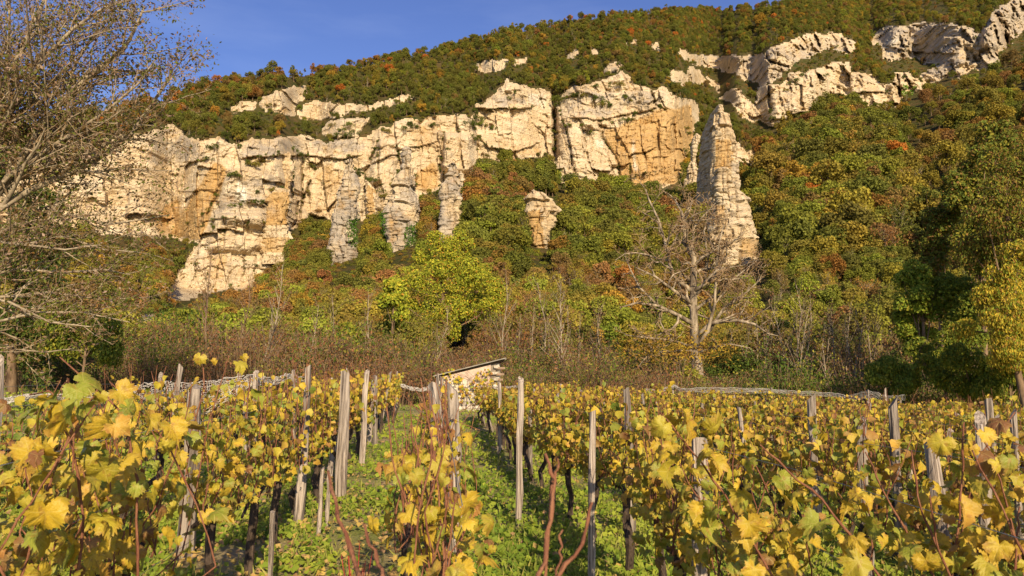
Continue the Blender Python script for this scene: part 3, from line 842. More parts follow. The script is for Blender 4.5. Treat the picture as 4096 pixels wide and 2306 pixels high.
def tree_proto(kind, seed):
    """returns (crown MB + lv, trunk MB) of a tree about seven metres tall"""
    global rng
    keep, rng = rng, np.random.default_rng(seed)
    cr, tr = MB(), MB()
    lvs = []
    h = 7.0
    if kind in ("round", "tall", "shrub"):
        n = {"round": 16, "tall": 17, "shrub": 11}[kind]
        cl = []
        for q in range(n):
            a, u = rng.random() * 6.28, rng.random()
            if kind == "tall":
                z = 2.0 + 4.6 * u
                rad = 1.5 * (1 - 0.75 * u) + 0.2
                cl.append((rad * math.cos(a), rad * math.sin(a), z, 0.95 * (1 - 0.5 * u)))
            elif kind == "round":
                z = 2.3 + 3.6 * u
                rad = 2.1 * math.sqrt(max(0.05, 1 - ((z - 3.9) / 2.4) ** 2)) * (0.5 + 0.5 * rng.random())
                cl.append((rad * math.cos(a), rad * math.sin(a), z, 0.75 + 0.55 * rng.random()))
            else:
                rad = 2.2 * math.sqrt(rng.random())
                cl.append((rad * math.cos(a), rad * math.sin(a), 0.5 + 2.0 * u * (1 - rad / 3.2), 0.6 + 0.5 * rng.random()))
        m_ = 2000 if kind != "shrub" else 800
        pos, nrm, sz = crown_cloud(cl, m_, 0.20 if kind != "shrub" else 0.19)
        leaf_quads(cr, pos, nrm, sz, np.ones((m_, 3)), 0.7)
        cv = np.array(cl)
        near_ = np.argmin(np.linalg.norm(pos[:, None] - cv[None, :, :3], axis=2), 1)
        lv = np.clip(0.5 + 0.28 * rng.normal(size=m_) + 0.3 * (rng.random(n)[near_] - 0.5), 0, 1)
        lvs.append(np.repeat(lv, 4))
        top = 4.5 if kind != "shrub" else 1.2
        tr.tube([(0, 0, -1.5), (0.05, 0, 1.0), (0.0, 0.1, 2.5 if kind != "shrub" else 0.8), (0.1, 0, top)], [0.16, 0.13, 0.1, 0.04], 6)
        if kind != "shrub":
            for q in range(5):
                c = cl[q]
                tr.tube([(0, 0, 1.6 + 0.3 * q), (c[0] * 0.6, c[1] * 0.6, c[2] * 0.8), c[:3]], [0.07, 0.04, 0.02], 4, cap=False)
    else:  # bare crown of fine upswept twigs with a few leaves left
        tips = []
        for st in range(3):
            b0 = np.array([0.35 * rng.normal(), 0.35 * rng.normal(), -1.0])
            lean = np.array([0.5 * rng.normal(), 0.5 * rng.normal(), 0])
            top = np.array([0, 0, 5.2 + 1.2 * rng.random()]) + lean + b0
            pts = np.array([b0 + (top - b0) * u + 0.1 * rng.normal(size=3) for u in np.linspace(0, 1, 6)])
            tr.tube(pts, np.linspace(0.09, 0.015, 6), 5, cap=False)
            for q in range(22):
                u = 0.3 + 0.68 * rng.random()
                p = pts[0] + (pts[-1] - pts[0]) * u
                a = rng.random() * 6.28
                ln = (1.0 - 0.55 * u) * (1.6 + rng.random())
                d = np.array([math.cos(a) * 0.75, math.sin(a) * 0.75, 0.9])
                e = p + d * ln
                mid = p + d * ln * 0.5 + 0.12 * rng.normal(size=3)
                tr.tube([p, mid, e], [0.035, 0.022, 0.008], 3, cap=False)
                tips += [mid, e]
                for g in range(4):
                    s0 = p + (e - p) * (0.35 + 0.6 * rng.random())
                    e2 = s0 + (d + 0.8 * rng.normal(size=3)) * 0.45
                    cr.tube([s0, e2], [0.016, 0.006], 3, c=(0.9, 0.8, 0.7), cap=False)
                    tips.append(e2)
        nv = cr.n
        tips = np.array(tips)
        m_ = 420
        k = rng.integers(0, len(tips), m_)
        leaf_quads(cr, tips[k] + 0.18 * rng.normal(size=(m_, 3)), unit(m_) + np.array([0, -0.3, 0.4]), 0.13 + 0.1 * rng.random(m_), np.ones((m_, 3)), 0.6)
        lvs.append(np.full(nv, 0.55))
        lvs.append(np.repeat(rng.random(m_), 4))
    rng = keep
    return cr, np.concatenate(lvs), tr


KINDS = [("round", 1), ("round", 2), ("round", 3), ("tall", 4), ("tall", 5), ("bare", 6), ("bare", 7), ("shrub", 8), ("shrub", 9)]
PROTO = [tree_proto(k, s) for k, s in KINDS]
PAL = {"dark green": (0.105, 0.130, 0.026), "green": (0.145, 0.172, 0.028), "bright green": (0.205, 0.240, 0.030), "olive": (0.215, 0.182, 0.034), "yellow-green": (0.285, 0.235, 0.034), "golden": (0.40, 0.25, 0.04),
       "rust-brown": (0.275, 0.135, 0.036), "orange": (0.50, 0.165, 0.032), "brown": (0.22, 0.135, 0.055), "reddish-brown": (0.25, 0.118, 0.055)}
PN = list(PAL)


def zone_mix(px, py):
    """probabilities of the colours and of the tree forms for one place of the photograph"""
    ridge = np.interp(px, R_PTS[:, 0], R_PTS[:, 1]) - 30
    base = np.interp(px, B_PTS[:, 0], B_PTS[:, 1])
    if py < base - 30 and px < 3350:                      # above the cliffs
        u = min(1, max(0, (py - ridge) / 190))
        col = dict(zip(PN, (0.22 + 0.42 * u, 0.20 + 0.1 * u, 0.02, 0.20 - 0.06 * u, 0.05, 0.03, 0.17 * (1 - u) + 0.01, 0.028 * (1 - 0.8 * u), 0.08, 0.02)))
        form = (0.55, 0.22, 0.05, 0.18)
    elif px > 2950 and py < 1000:                         # slope on the right
        if px > 3600:
            col = dict(zip(PN, (0.18, 0.2, 0.06, 0.22, 0.09, 0.05, 0.13, 0.002, 0.12, 0.04)))
        else:
            col = dict(zip(PN, (0.18, 0.26, 0.12, 0.2, 0.11, 0.05, 0.05, 0.002, 0.08, 0.02)))
        form = (0.68, 0.14, 0.12, 0.06)
    elif py < 1060 and 1850 < px < 2950:                  # green oaks under the centre of the cliff
        col = dict(zip(PN, (0.14, 0.36, 0.27, 0.13, 0.06, 0.01, 0.02, 0.0, 0.03, 0.02)))
        if px < 2120 and 640 < py < 900:
            col = dict(zip(PN, (0.08, 0.2, 0.15, 0.17, 0.02, 0.01, 0.17, 0.0, 0.1, 0.1)))
        form = (0.72, 0.12, 0.1, 0.06)
    elif py < 1160:
        col = dict(zip(PN, (0.16, 0.24, 0.1, 0.22, 0.08, 0.02, 0.08, 0.0, 0.06, 0.04)))
        form = (0.6, 0.12, 0.18, 0.1)
    else:                                                 # brushwood above the vineyard
        if px > 3000:
            col = dict(zip(PN, (0.14, 0.2, 0.08, 0.24, 0.08, 0.02, 0.05, 0.0, 0.14, 0.05)))
        else:
            col = dict(zip(PN, (0.05, 0.1, 0.05, 0.2, 0.11, 0.02, 0.15, 0.0, 0.14, 0.18)))
        form = (0.22, 0.05, 0.36, 0.37)
    return np.array([col[k] for k in PN]), np.array(form)


# candidate stems: density per ground area, cells of the mountainside
dX = np.abs(np.gradient(XT, axis=1))
dYr = np.abs(np.gradient(YD, axis=0))
cell = dX * dYr
spac = np.interp(YD, [40, 90, 200, 420], [1.2, 1.55, 1.95, 2.0])
lam = cell / spac ** 2
inb = (GX > -260) & (GX < 4360) & (GY < 1500) & (GY > np.maximum(Rc[None, :] - 8, -160)) & VALID
soft_rock = blur(blur(ROCK.astype(float), 1.0, 1), 1.0, 0)
lam = np.where(inb & (soft_rock < 0.35), lam, 0)
lam *= np.where(GY > 1130, 0.85, 1.0)
lam = np.where((GY > Bc[None, :] - 10) & (GY < 700) & (GX > 2200) & (GX < 2800), lam * 0.4, lam)
# keep pillars and the apron free: thin out trees right in front of them
PFREE = [[(1300, 1060), (1360, 640), (1425, 640), (1470, 860), (1430, 1040)], [(1525, 985), (1560, 760), (1610, 590), (1650, 590), (1690, 980)], [(1745, 930), (1765, 680), (1830, 640), (1870, 920)],
         [(2095, 985), (2095, 780), (2180, 740), (2240, 800), (2230, 900), (2190, 985)], [(2835, 1030), (2840, 450), (2900, 450), (2950, 680), (3055, 1000)], [(2215, 735), (2225, 620), (2260, 620), (2300, 735)]]
# (a tree in front of a rock hides it from its own foot up, so the forbidden zone reaches a little lower)
PFZ = np.zeros((NR, NC), bool)
for p in PFREE:
    PFZ |= inside(GX, GY - 45, p) | inside(GX, GY - 90, p) | inside(GX, GY - 130, p) | inside(GX, GY - 165, p)
lam = np.where(PFZ, lam * 0.7, lam)
apron = inside(GX, GY - 50, MAIN) | inside(GX, GY - 95, MAIN)
lam = np.where(apron & (GY > Bc[None, :] - 60), lam * 0.25, lam)
lam = np.where((GX > 1520) & (GX < 2050) & (YD < 64), lam * 0.15, lam)
lam = np.where((GX > 2400) & (GX < 3150) & (YD < 46), lam * 0.4, lam)
below_rock = np.zeros((NR, NC), bool)
for sh in (3, 5, 7, 9):
    below_rock[:-sh] |= ROCK[sh:]
lam = np.where(below_rock & ~ROCK & (GY < Bc[None, :] + 20), lam * 0.8, lam)
lam *= 1 + 0.5 * fbm(X0 / 30, YT / 30, 33.0, 3)
cnt = rng.poisson(np.clip(lam, 0, 3))
rr_, cc_ = np.nonzero(cnt)
rep = cnt[rr_, cc_]
rr_, cc_ = np.repeat(rr_, rep), np.repeat(cc_, rep)
n = len(rr_)
jit = rng.random((n, 2)) - 0.5
TP = np.stack([A_[rr_, cc_] + jit[:, 0] * np.gradient(A_, axis=1)[rr_, cc_] + jit[:, 1] * np.gradient(A_, axis=0)[rr_, cc_] for A_ in (XT, YD, ZT)], -1) - np.array([0, 0, 0.15])
TPX, TPY = GX[rr_, cc_], GY[rr_, cc_]
TK, TS, TC, TCN = np.zeros(n, int), np.zeros(n), np.zeros((n, 3)), np.zeros(n, int)
FORMS = [[0, 1, 2], [3, 4], [5, 6], [7, 8]]
zc = {}
PCs, PFs = np.zeros((n, len(PN))), np.zeros((n, 4))
for i in range(n):
    key = (int(TPX[i] // 40), int(TPY[i] // 20))
    if key not in zc:
        zc[key] = zone_mix(key[0] * 40 + 20, key[1] * 20 + 10)
    PCs[i], PFs[i] = zc[key]
# neighbouring trees tend to share their colour
PCs *= np.exp(0.9 * noise3(TP[:, :1] / 13, TP[:, 1:2] / 13, np.arange(len(PN))[None] * 7.7))
rust = np.exp(2.4 * fbm(TP[:, 0] / 50, TP[:, 1] / 50, 60.0, 2))
for k in ("rust-brown", "orange", "brown", "reddish-brown", "golden"):
    PCs[:, PN.index(k)] *= 0.6 * rust
pick = lambda P_: np.minimum((np.cumsum(P_ / P_.sum(1, keepdims=True), 1) < rng.random((len(P_), 1))).sum(1), P_.shape[1] - 1)
TCN, ff = pick(PCs), pick(PFs)
ff = np.where(np.isin(TCN, [PN.index("orange"), PN.index("golden"), PN.index("bright green")]) & (ff >= 2), 0, ff)
FL = np.array([0, 1, 2, 3, 4, 3, 5, 6, 5, 7, 8, 7]).reshape(4, 3)
TK = FL[ff, rng.integers(0, 3, n)]
TS = np.interp(TP[:, 1], [40, 60, 110, 200, 260, 320, 420], [0.46, 0.48, 0.52, 0.62, 0.62, 0.50, 0.52]) * (0.48 + 1.0 * rng.random(n) ** 1.8) * np.where(ff == 3, 0.85, 1.0)
low = (TPY > np.interp(TPX, B_PTS[:, 0], B_PTS[:, 1]) - 25) & (TPY < 1080)
TS *= np.where(low, np.where(TPX > 1850, 1.5, 1.15), 1.0)
near_wall = np.zeros((NR, NC), bool)
for sh in range(2, 16, 2):
    near_wall[:-sh] |= ROCK[sh:]
TS *= np.where(near_wall[rr_, cc_], 0.55, 1.0)
pf = PFZ[rr_, cc_]
TS = np.where(pf, 0.17 + 0.15 * rng.random(n), TS)
TK = np.where(pf, rng.choice([7, 8], n), TK)
TS *= np.where((TPX > 2950) & low & (rng.random(n) < 0.22), 1.45, 1.0)
TK = np.where(near_wall[rr_, cc_] & (rng.random(n) < 0.5), rng.choice([7, 8], n), TK)
TC = np.array([PAL[k] for k in PN])[TCN] * (0.75 + 0.5 * rng.random((n, 1))) * (1 + 0.06 * rng.normal(size=(n, 3)))
TC = 0.68 * TC + 0.32 * np.array((0.165, 0.138, 0.032))
TC *= np.where(TPY > 1160, 1.2, 1.0)[:, None]
TC = np.clip(TC * np.array([1.28, 1.24, 1.15]), 0.008, 0.6)
# a few trees that stand out by colour
for (sx, sy, nm, sc) in [(1560, 305, "orange", 1.1), (3255, 835, "orange", 1.5), (1010, 410, "rust-brown", 1.2), (3040, 115, "golden", 1.9), (2520, 150, "orange", 1.0), (1698, 255, "orange", 0.9), (2780, 380, "olive", 1.1), (2700, 385, "olive", 1.2)]:
    i = int(np.argmin((TPX - sx) ** 2 + (TPY - sy) ** 2))
    TC[i], TS[i], TCN[i] = np.array(PAL[nm]), 0.75 * sc, PN.index(nm)
    TK[i] = 1
# bushes growing on ledges of the rock
LEDGE = [(1010, 660, 1.0), (990, 660, .7), (1035, 640, .8), (1110, 745, .9), (1125, 755, .8), (1085, 760, .7), (1175, 600, .8), (1190, 615, .8), (1210, 635, .7), (1240, 655, .6), (1255, 665, .5), (835, 635, .7), (815, 640, .5), (860, 590, .9), (900, 560, 1.0), (925, 545, .9), (960, 590, .6),
         (930, 820, .6), (960, 815, .5), (1045, 805, .7), (1030, 770, .5), (940, 690, .6), (925, 700, .6), (1270, 840, .6), (950, 700, .5), (1440, 690, .8), (1425, 675, .7), (1435, 705, .7), (1495, 725, 1.0), (1510, 735, .9), (1525, 765, .8), (1535, 785, .8), (1480, 720, .8), (1590, 620, .7), (1600, 640, .8),
         (1590, 700, .8), (1580, 725, .8), (1570, 740, .7), (1650, 700, .6), (1655, 730, .6), (1500, 590, .5), (1545, 525, .7), (1530, 520, .5), (1640, 510, .9), (1615, 515, .8), (1655, 505, .7), (1730, 500, .7), (1770, 560, .6), (1790, 590, .4), (1880, 500, 1.1), (1895, 520, 1.1), (1905, 480, 1.1), (1890, 550, 1.0), (1915, 560, .8),
         (1925, 500, 1.0), (1960, 500, .8), (1970, 510, .7), (1900, 460, 1.0), (1935, 610, .5), (1945, 620, .5), (2030, 390, .6), (2060, 370, .5), (2120, 345, .6), (2225, 400, 1.1), (2240, 420, 1.0), (2220, 440, .9), (2255, 400, 1.0), (2210, 600, .9), (2200, 640, 1.1), (2185, 670, 1.1), (2215, 690, 1.0),
         (2290, 385, .8), (2310, 380, .8), (2330, 385, .8), (2380, 400, .8), (2400, 420, .9), (2420, 410, .9), (2440, 430, .8), (2400, 390, .7), (2500, 395, .8), (2515, 400, .7), (2350, 510, .9), (2360, 530, .8), (2330, 500, .6), (2500, 480, .9), (2520, 475, .8), (2540, 465, .8), (2255, 490, .8), (2270, 500, .8), (2405, 485, .7), (2445, 490, .5),
         (2600, 440, .6), (2640, 430, .7), (2660, 435, .6), (2720, 370, 1.2), (2750, 360, 1.3), (2790, 375, 1.3), (2820, 390, 1.2), (2690, 360, 1.2), (2850, 400, 1.1), (2770, 400, 1.0), (2740, 510, .9), (2745, 530, .9), (2785, 520, 1.2), (2800, 500, 1.2), (2815, 480, 1.2), (2775, 560, 1.0), (2765, 590, .9), (2740, 620, .9), (2735, 600, .8),
         (2800, 680, .7), (2790, 690, .7), (2870, 672, .5), (2925, 735, .6), (2440, 350, .9), (2480, 340, .9), (2560, 335, 1.0), (2530, 330, .9), (2590, 330, .9), (2380, 345, .7), (3180, 320, .8), (3200, 300, .8), (3160, 330, .8), (3140, 360, .7), (3085, 470, .8), (3080, 450, .8), (3250, 250, .8), (3340, 180, .5), (3560, 300, .6), (3610, 310, .7), (3690, 250, 1.0),
         (3720, 320, .7), (3740, 260, .8), (3300, 300, .7), (3390, 385, .6), (1400, 500, .8), (1370, 520, .7), (1350, 540, .7), (1390, 540, .7), (1420, 530, .8), (1330, 500, .7), (1200, 440, .8), (1340, 455, .7), (1080, 420, .6), (1100, 425, .5), (870, 775, .5), (3860, 130, .8), (3905, 150, .8), (2010, 640, 1.0), (2040, 660, 1.1), (1960, 650, 1.0)]
cand = np.argwhere(ROCK & (CRK > 0.35) & (GX > 560) & (GX < 4100) & (fbm(X0 / 10, Z0 / 10, 77.0, 2) > 0.0))
for r_, c_ in cand[rng.choice(len(cand), min(620, len(cand)), replace=False)]:
    LEDGE.append((PX[c_], PYR[r_] - 8, 0.14 + 0.34 * rng.random() ** 2))
lp = np.array(LEDGE)
lpos, _ = terrain(lp[:, 0], lp[:, 1] + 8)
TP = np.vstack([TP, lpos - np.array([0, 0.4, 0.5])])
TPX, TPY = np.concatenate([TPX, lp[:, 0]]), np.concatenate([TPY, lp[:, 1]])
ln_ = len(lp)
TK = np.concatenate([TK, rng.choice([7, 8, 0, 1], ln_, p=[0.35, 0.35, 0.15, 0.15])])
TS = np.concatenate([TS, lp[:, 2] * np.where(TK[-ln_:] >= 7, 0.95, 0.55)])
lc = rng.choice([0, 1, 3, 8], ln_, p=[0.45, 0.25, 0.2, 0.1])
TCN = np.concatenate([TCN, lc])
TC = np.vstack([TC, np.array([PAL[PN[c]] for c in lc]) * (0.8 + 0.4 * rng.random((ln_, 1)))])
n = len(TP)
TR = rng.random(n) * 6.283

# -- the 300 that show largest stand as trees of their own, the rest is one wood
vis = (TPX > -40) & (TPX < 4136) & (TPY < 1440) & (TPY > 20)
score = np.where(vis, TS * np.where(TK >= 7, 0.6, 1.0) / TP[:, 1], 0)
order = np.argsort(-score)
single = order[:300]
rest = np.setdiff1d(np.arange(n), single)
PM = []
for (kd, sd), (cr, lv, tr) in zip(KINDS, PROTO):
    PM.append((cr.mesh("crown", M_FOREST, False, {"lv": lv}), tr.mesh("trunk", M_BARK_PALE if kd == "bare" else M_BARK_BROWN, True)))
LAND = [(800, 1080, "the pale rock apron"), (1100, 930, "the orange buttress"), (1360, 900, "the leftmost grey pillar"), (1600, 850, "the broadest grey pillar"), (1810, 850, "the narrow grey pillar"), (2170, 880, "the isolated rock stump"), (2260, 700, "the small white spike"),
        (2600, 740, "the ochre cliff wall"), (2870, 760, "the tall rock fin"), (2940, 960, "the layered rock foot"), (1790, 1200, "the leafy tree"), (2790, 1300, "the big bare walnut"), (1900, 1480, "the stone hut"), (3250, 835, "the lone orange tree"), (3000, 650, "the short white rock wall"),
        (3450, 400, "the lower rock band"), (3700, 200, "the top-right cliff"), (3800, 1250, "the leafy right edge"), (500, 900, "the left cliff end"), (150, 1000, "the left bare tree"), (3300, 1150, "the pale stems"), (2240, 1330, "the slender white sapling"), (1090, 1300, "the leaning white sapling"),
        (1500, 500, "the cliff's left brow"), (2050, 450, "the layered grey wall"), (2450, 400, "the grassy cliff ledges")]
FN = {"round": "rounded tree", "tall": "narrow tree", "bare": "bare tree", "shrub": "low bush"}
used = {}
for i in single:
    kd = KINDS[TK[i]][0]
    best = min(LAND, key=lambda L: (L[0] - TPX[i]) ** 2 + 1.4 * (L[1] - TPY[i]) ** 2)
    dx, dy = TPX[i] - best[0], TPY[i] - best[1]
    far = math.hypot(dx, dy)
    if abs(dx) > 2 * abs(dy):
        rel = "to the right of" if dx > 0 else "to the left of"
    elif abs(dy) > 2 * abs(dx):
        rel = "below" if dy > 0 else "above"
    else:
        rel = ("below and " if dy > 0 else "above and ") + ("right of" if dx > 0 else "left of")
    rel = ("close " if far < 110 else "well " if far > 260 else "") + rel
    sz = "small " if TS[i] < 0.4 else ("large " if TS[i] > 0.62 else "")
    lab = f"{sz}{PN[TCN[i]]} {FN[kd]} {rel} {best[2]}"
    if len(lab.split()) > 13:
        lab = lab.replace("well ", "").replace("close ", "")
    if len(lab.split()) > 13:
        lab = lab.replace("small ", "").replace("large ", "")
    used.setdefault(lab, []).append((i, kd, dx))
for lab, items in used.items():
    items.sort(key=lambda q: TPX[q[0]])
    for k, (i, kd, dx) in enumerate(items):
        e = bpy.data.objects.new({"round": "broadleaf_tree", "tall": "narrow_tree", "bare": "bare_tree", "shrub": "hillside_bush"}[kd], None)
        COL.objects.link(e)
        e.empty_display_size = 0.5
        e.location = TP[i]
        e.rotation_euler = (0, 0, TR[i])
        e.scale = (TS[i],) * 3
        sfx = "" if len(items) == 1 else f", {ORD[k]} from left"
        tag(e, lab + sfx, "bush" if kd == "shrub" else "tree", "trees on the wooded slope")
        c = link("crown", PM[TK[i]][0], e)
        c["tint"] = [float(q) for q in TC[i]]
        link("trunk", PM[TK[i]][1], e)

# the wood beyond: one object, its trees set out with geometry nodes on their stem points
vs, cs, lvv, pid, f3, f4, off = [], [], [], [], [], [], 0
for k, (cr, lv, tr) in enumerate(PROTO):
    for part, l_, tc_ in ((cr, lv, 1.0), (tr, np.full(tr.n, 0.5), -1.0)):
        vs.append(np.concatenate(part.v))
        lvv.append(l_)
        pid.append(np.full(part.n, k + (0 if tc_ > 0 else 100), int))
        f3 += [a + off for a in part.f3]
        f4 += [a + off for a in part.f4]
        off += part.n
nr = len(rest)
vs.append(TP[rest])
lvv.append(np.zeros(nr))
pid.append(np.full(nr, 1000, int))
zero = np.zeros(off)
me = mesh_from("forest", np.concatenate(vs), [a for a in (np.concatenate(f4), np.concatenate(f3)) if len(a)],
               {"lv": np.concatenate(lvv), "which": np.concatenate([zero - 1, TK[rest]]), "scl": np.concatenate([zero, TS[rest]]), "rotz": np.concatenate([zero, TR[rest]]),
                "tint": np.vstack([np.ones((off, 3)), TC[rest]])}, False)
pa = me.attributes.new("pid", 'INT', 'POINT')
pa.data.foreach_set("value", np.concatenate(pid).astype(np.int32))
me.materials.append(M_FOREST)
me.materials.append(M_BARK_BROWN)
fo = link("forest", me)
tag(fo, "distant autumn wood covering the mountainside", "forest", kind="stuff")
ng = bpy.data.node_groups.new("forest_instances", 'GeometryNodeTree')
ng.interface.new_socket("Geometry", in_out='INPUT', socket_type='NodeSocketGeometry')
ng.interface.new_socket("Geometry", in_out='OUTPUT', socket_type='NodeSocketGeometry')
N, Lk = ng.nodes, ng.links
gin, gout = N.new("NodeGroupInput"), N.new("NodeGroupOutput")


def named(nm, ty):
    a = N.new("GeometryNodeInputNamedAttribute")
    a.data_type = ty
    a.inputs["Name"].default_value = nm
    return a.outputs[0]


def equals(sock, val, ty):
    c = N.new("FunctionNodeCompare")
    c.data_type = ty
    c.operation = 'EQUAL'
    a, b = [s for s in c.inputs if s.enabled][:2]
    Lk.new(sock, a)
    b.default_value = val
    if ty == 'FLOAT':
        for s in c.inputs:
            if s.enabled and s.name == "Epsilon":
                s.default_value = 0.3
    return c.outputs[0]


A_pid, A_which, A_scl, A_rot = named("pid", 'INT'), named("which", 'FLOAT'), named("scl", 'FLOAT'), named("rotz", 'FLOAT')
cmb = N.new("ShaderNodeCombineXYZ")
Lk.new(A_rot, cmb.inputs[2])
e2r = N.new("FunctionNodeEulerToRotation")
Lk.new(cmb.outputs[0], e2r.inputs[0])
join = N.new("GeometryNodeJoinGeometry")
pts_sep = N.new("GeometryNodeSeparateGeometry")
Lk.new(gin.outputs[0], pts_sep.inputs[0])
Lk.new(equals(A_pid, 1000, 'INT'), pts_sep.inputs[1])
for k in range(len(PROTO)):
    sc_ = N.new("GeometryNodeSeparateGeometry")
    Lk.new(gin.outputs[0], sc_.inputs[0])
    Lk.new(equals(A_pid, k, 'INT'), sc_.inputs[1])
    st_ = N.new("GeometryNodeSeparateGeometry")
    Lk.new(gin.outputs[0], st_.inputs[0])
    Lk.new(equals(A_pid, k + 100, 'INT'), st_.inputs[1])
    m1 = N.new("GeometryNodeSetMaterial")
    m1.inputs["Material"].default_value = M_FOREST
    Lk.new(sc_.outputs[0], m1.inputs[0])
    m2 = N.new("GeometryNodeSetMaterial")
    m2.inputs["Material"].default_value = M_BARK_PALE if KINDS[k][0] == "bare" else M_BARK_BROWN
    Lk.new(st_.outputs[0], m2.inputs[0])
    jj = N.new("GeometryNodeJoinGeometry")
    Lk.new(m1.outputs[0], jj.inputs[0])
    Lk.new(m2.outputs[0], jj.inputs[0])
    # the shape's own tint gives way to the tint of each stem point
    ra = N.new("GeometryNodeRemoveAttribute")
    ra.inputs["Name"].default_value = "tint"
    Lk.new(jj.outputs[0], ra.inputs[0])
    iop = N.new("GeometryNodeInstanceOnPoints")
    Lk.new(pts_sep.outputs[0], iop.inputs["Points"])
    Lk.new(equals(A_which, float(k), 'FLOAT'), iop.inputs["Selection"])
    Lk.new(ra.outputs[0], iop.inputs["Instance"])
    Lk.new(e2r.outputs[0], iop.inputs["Rotation"])
    Lk.new(A_scl, iop.inputs["Scale"])
    Lk.new(iop.outputs[0], join.inputs[0])
Lk.new(join.outputs[0], gout.inputs[0])
md = fo.modifiers.new("instances", 'NODES')
md.node_group = ng
print("FOREST", n, "singles", len(single), "labels", len(used))

# ------------------------------------------------------------------ vineyard: rows of vines, posts, wires
ROW_DX, ROW_SP, ROW0 = -0.104, 1.53, 0.085
RDIR = np.array([ROW_DX, 1.0, 0.0]) / math.hypot(ROW_DX, 1.0)
RNRM = np.array([RDIR[1], -RDIR[0], 0.0])


def row_pt(k, y):
    x = ROW0 + ROW_SP * k + ROW_DX * y
    return np.array([x, y, float(zg(x, y))])


def leaf_shape(detail):
    """outline of a lobed vine leaf, stalk at the origin, tip towards +y, about one unit across"""
    half = [(0, 0.86), (10, 0.74), (20, 0.72), (30, 0.64), (42, 0.70), (55, 0.79), (66, 0.70), (80, 0.60), (95, 0.66), (110, 0.67), (125, 0.60), (142, 0.56), (160, 0.48), (173, 0.16)]
    if not detail:
        half = [(0, 0.86), (28, 0.66), (54, 0.78), (82, 0.60), (110, 0.66), (150, 0.52)]
    if detail:      # saw-toothed rim
        h2 = []
        for (a0, r0), (a1, r1) in zip(half[:-1], half[1:]):
            h2 += [(a0, r0 * 1.04), ((a0 + a1) / 2, (r0 + r1) / 2 * 0.93)]
        half = h2 + [half[-1]]
    full = half + [(-a, r) for a, r in half[::-1] if a > 0]
    a = np.radians([q[0] for q in full])
    r = np.array([q[1] for q in full])
    return np.stack([np.sin(a) * r, np.cos(a) * r + 0.12], -1)


OUT_HI, OUT_LO = leaf_shape(True), leaf_shape(False)


def leaf_geo(detail, g):
    """one curved leaf: vertices and triangles"""
    o = (OUT_HI if detail else OUT_LO) * (1 + 0.07 * g.normal(size=(len(OUT_HI if detail else OUT_LO), 1)))
    n_ = len(o)
    c = np.array([[0, 0.12]])
    ri = np.concatenate([c, c + (o - c) * 0.52, o]) if detail else np.concatenate([c, o])
    x, y = ri[:, 0], ri[:, 1] - 0.12
    fold, curl, tw = 0.25 + 0.5 * g.random(), 0.2 + 0.8 * g.random() ** 2, 0.45 * g.normal()
    z = fold * np.abs(x) - curl * (x * x + y * y) * 1.1 - 0.25 * np.clip(y, 0, 1) ** 2 + tw * x * y + 0.05 * np.sin(9 * x + 7 * y + g.random() * 6)
    v = np.stack([x, y + 0.12, z], -1)
    i = np.arange(n_)
    j = (i + 1) % n_
    if detail:
        f = np.concatenate([np.stack([np.zeros(n_, int), 1 + j, 1 + i], -1), np.stack([1 + i, 1 + j, 1 + n_ + i], -1), np.stack([1 + j, 1 + n_ + j, 1 + n_ + i], -1)])
    else:
        f = np.stack([np.zeros(n_, int), 1 + j, 1 + i], -1)
    return v, f


LEAF_COL = [((0.58, 0.395, 0.032), 0.33), ((0.47, 0.375, 0.036), 0.26), ((0.29, 0.31, 0.035), 0.15), ((0.17, 0.23, 0.03), 0.05), ((0.52, 0.31, 0.05), 0.12), ((0.37, 0.18, 0.05), 0.07), ((0.22, 0.10, 0.04), 0.04)]
LC = np.array([c for c, _ in LEAF_COL])
LW = np.array([w for _, w in LEAF_COL])
LW = LW / LW.sum()
g_ = np.random.default_rng(5)
LEAF_LO = [leaf_geo(False, g_) for _ in range(10)]
LEAF_XLO = []
for q in range(8):
    v, f = leaf_geo(False, g_)
    keepv = np.array([0, 1, 3, 5, 7, 8, 10])
    nn = len(keepv) - 1
    LEAF_XLO.append((v[keepv], np.stack([np.zeros(nn, int), 1 + (np.arange(nn) + 1) % nn, 1 + np.arange(nn)], -1)))
LEAF_HI = []
for q in range(36):
    v, f = leaf_geo(True, g_)
    c = LC[g_.choice(len(LC), p=LW)] * (0.85 + 0.3 * g_.random())
    r = np.hypot(v[:, 0], v[:, 1] - 0.12)
    edge = np.clip((r - 0.45) / 0.4, 0, 1)[:, None] * (g_.random() < 0.7) * (0.3 + 0.5 * g_.random())
    vc = c[None] * (1 - edge) + np.array([0.40, 0.17, 0.04])[None] * edge
    luv = np.stack([v[:, 0], v[:, 1] - 0.12, np.zeros(len(v))], -1)
    LEAF_HI.append(mesh_from("leaf", v, [f], {"tint": vc, "luv": luv}, True, M_VINE))


def frame(nrm, tip):
    nrm = nrm / np.linalg.norm(nrm)
    x = np.cross(tip, nrm)
    x /= np.linalg.norm(x) + 1e-9
    y = np.cross(nrm, x)
    return np.stack([x, y, nrm], 1)


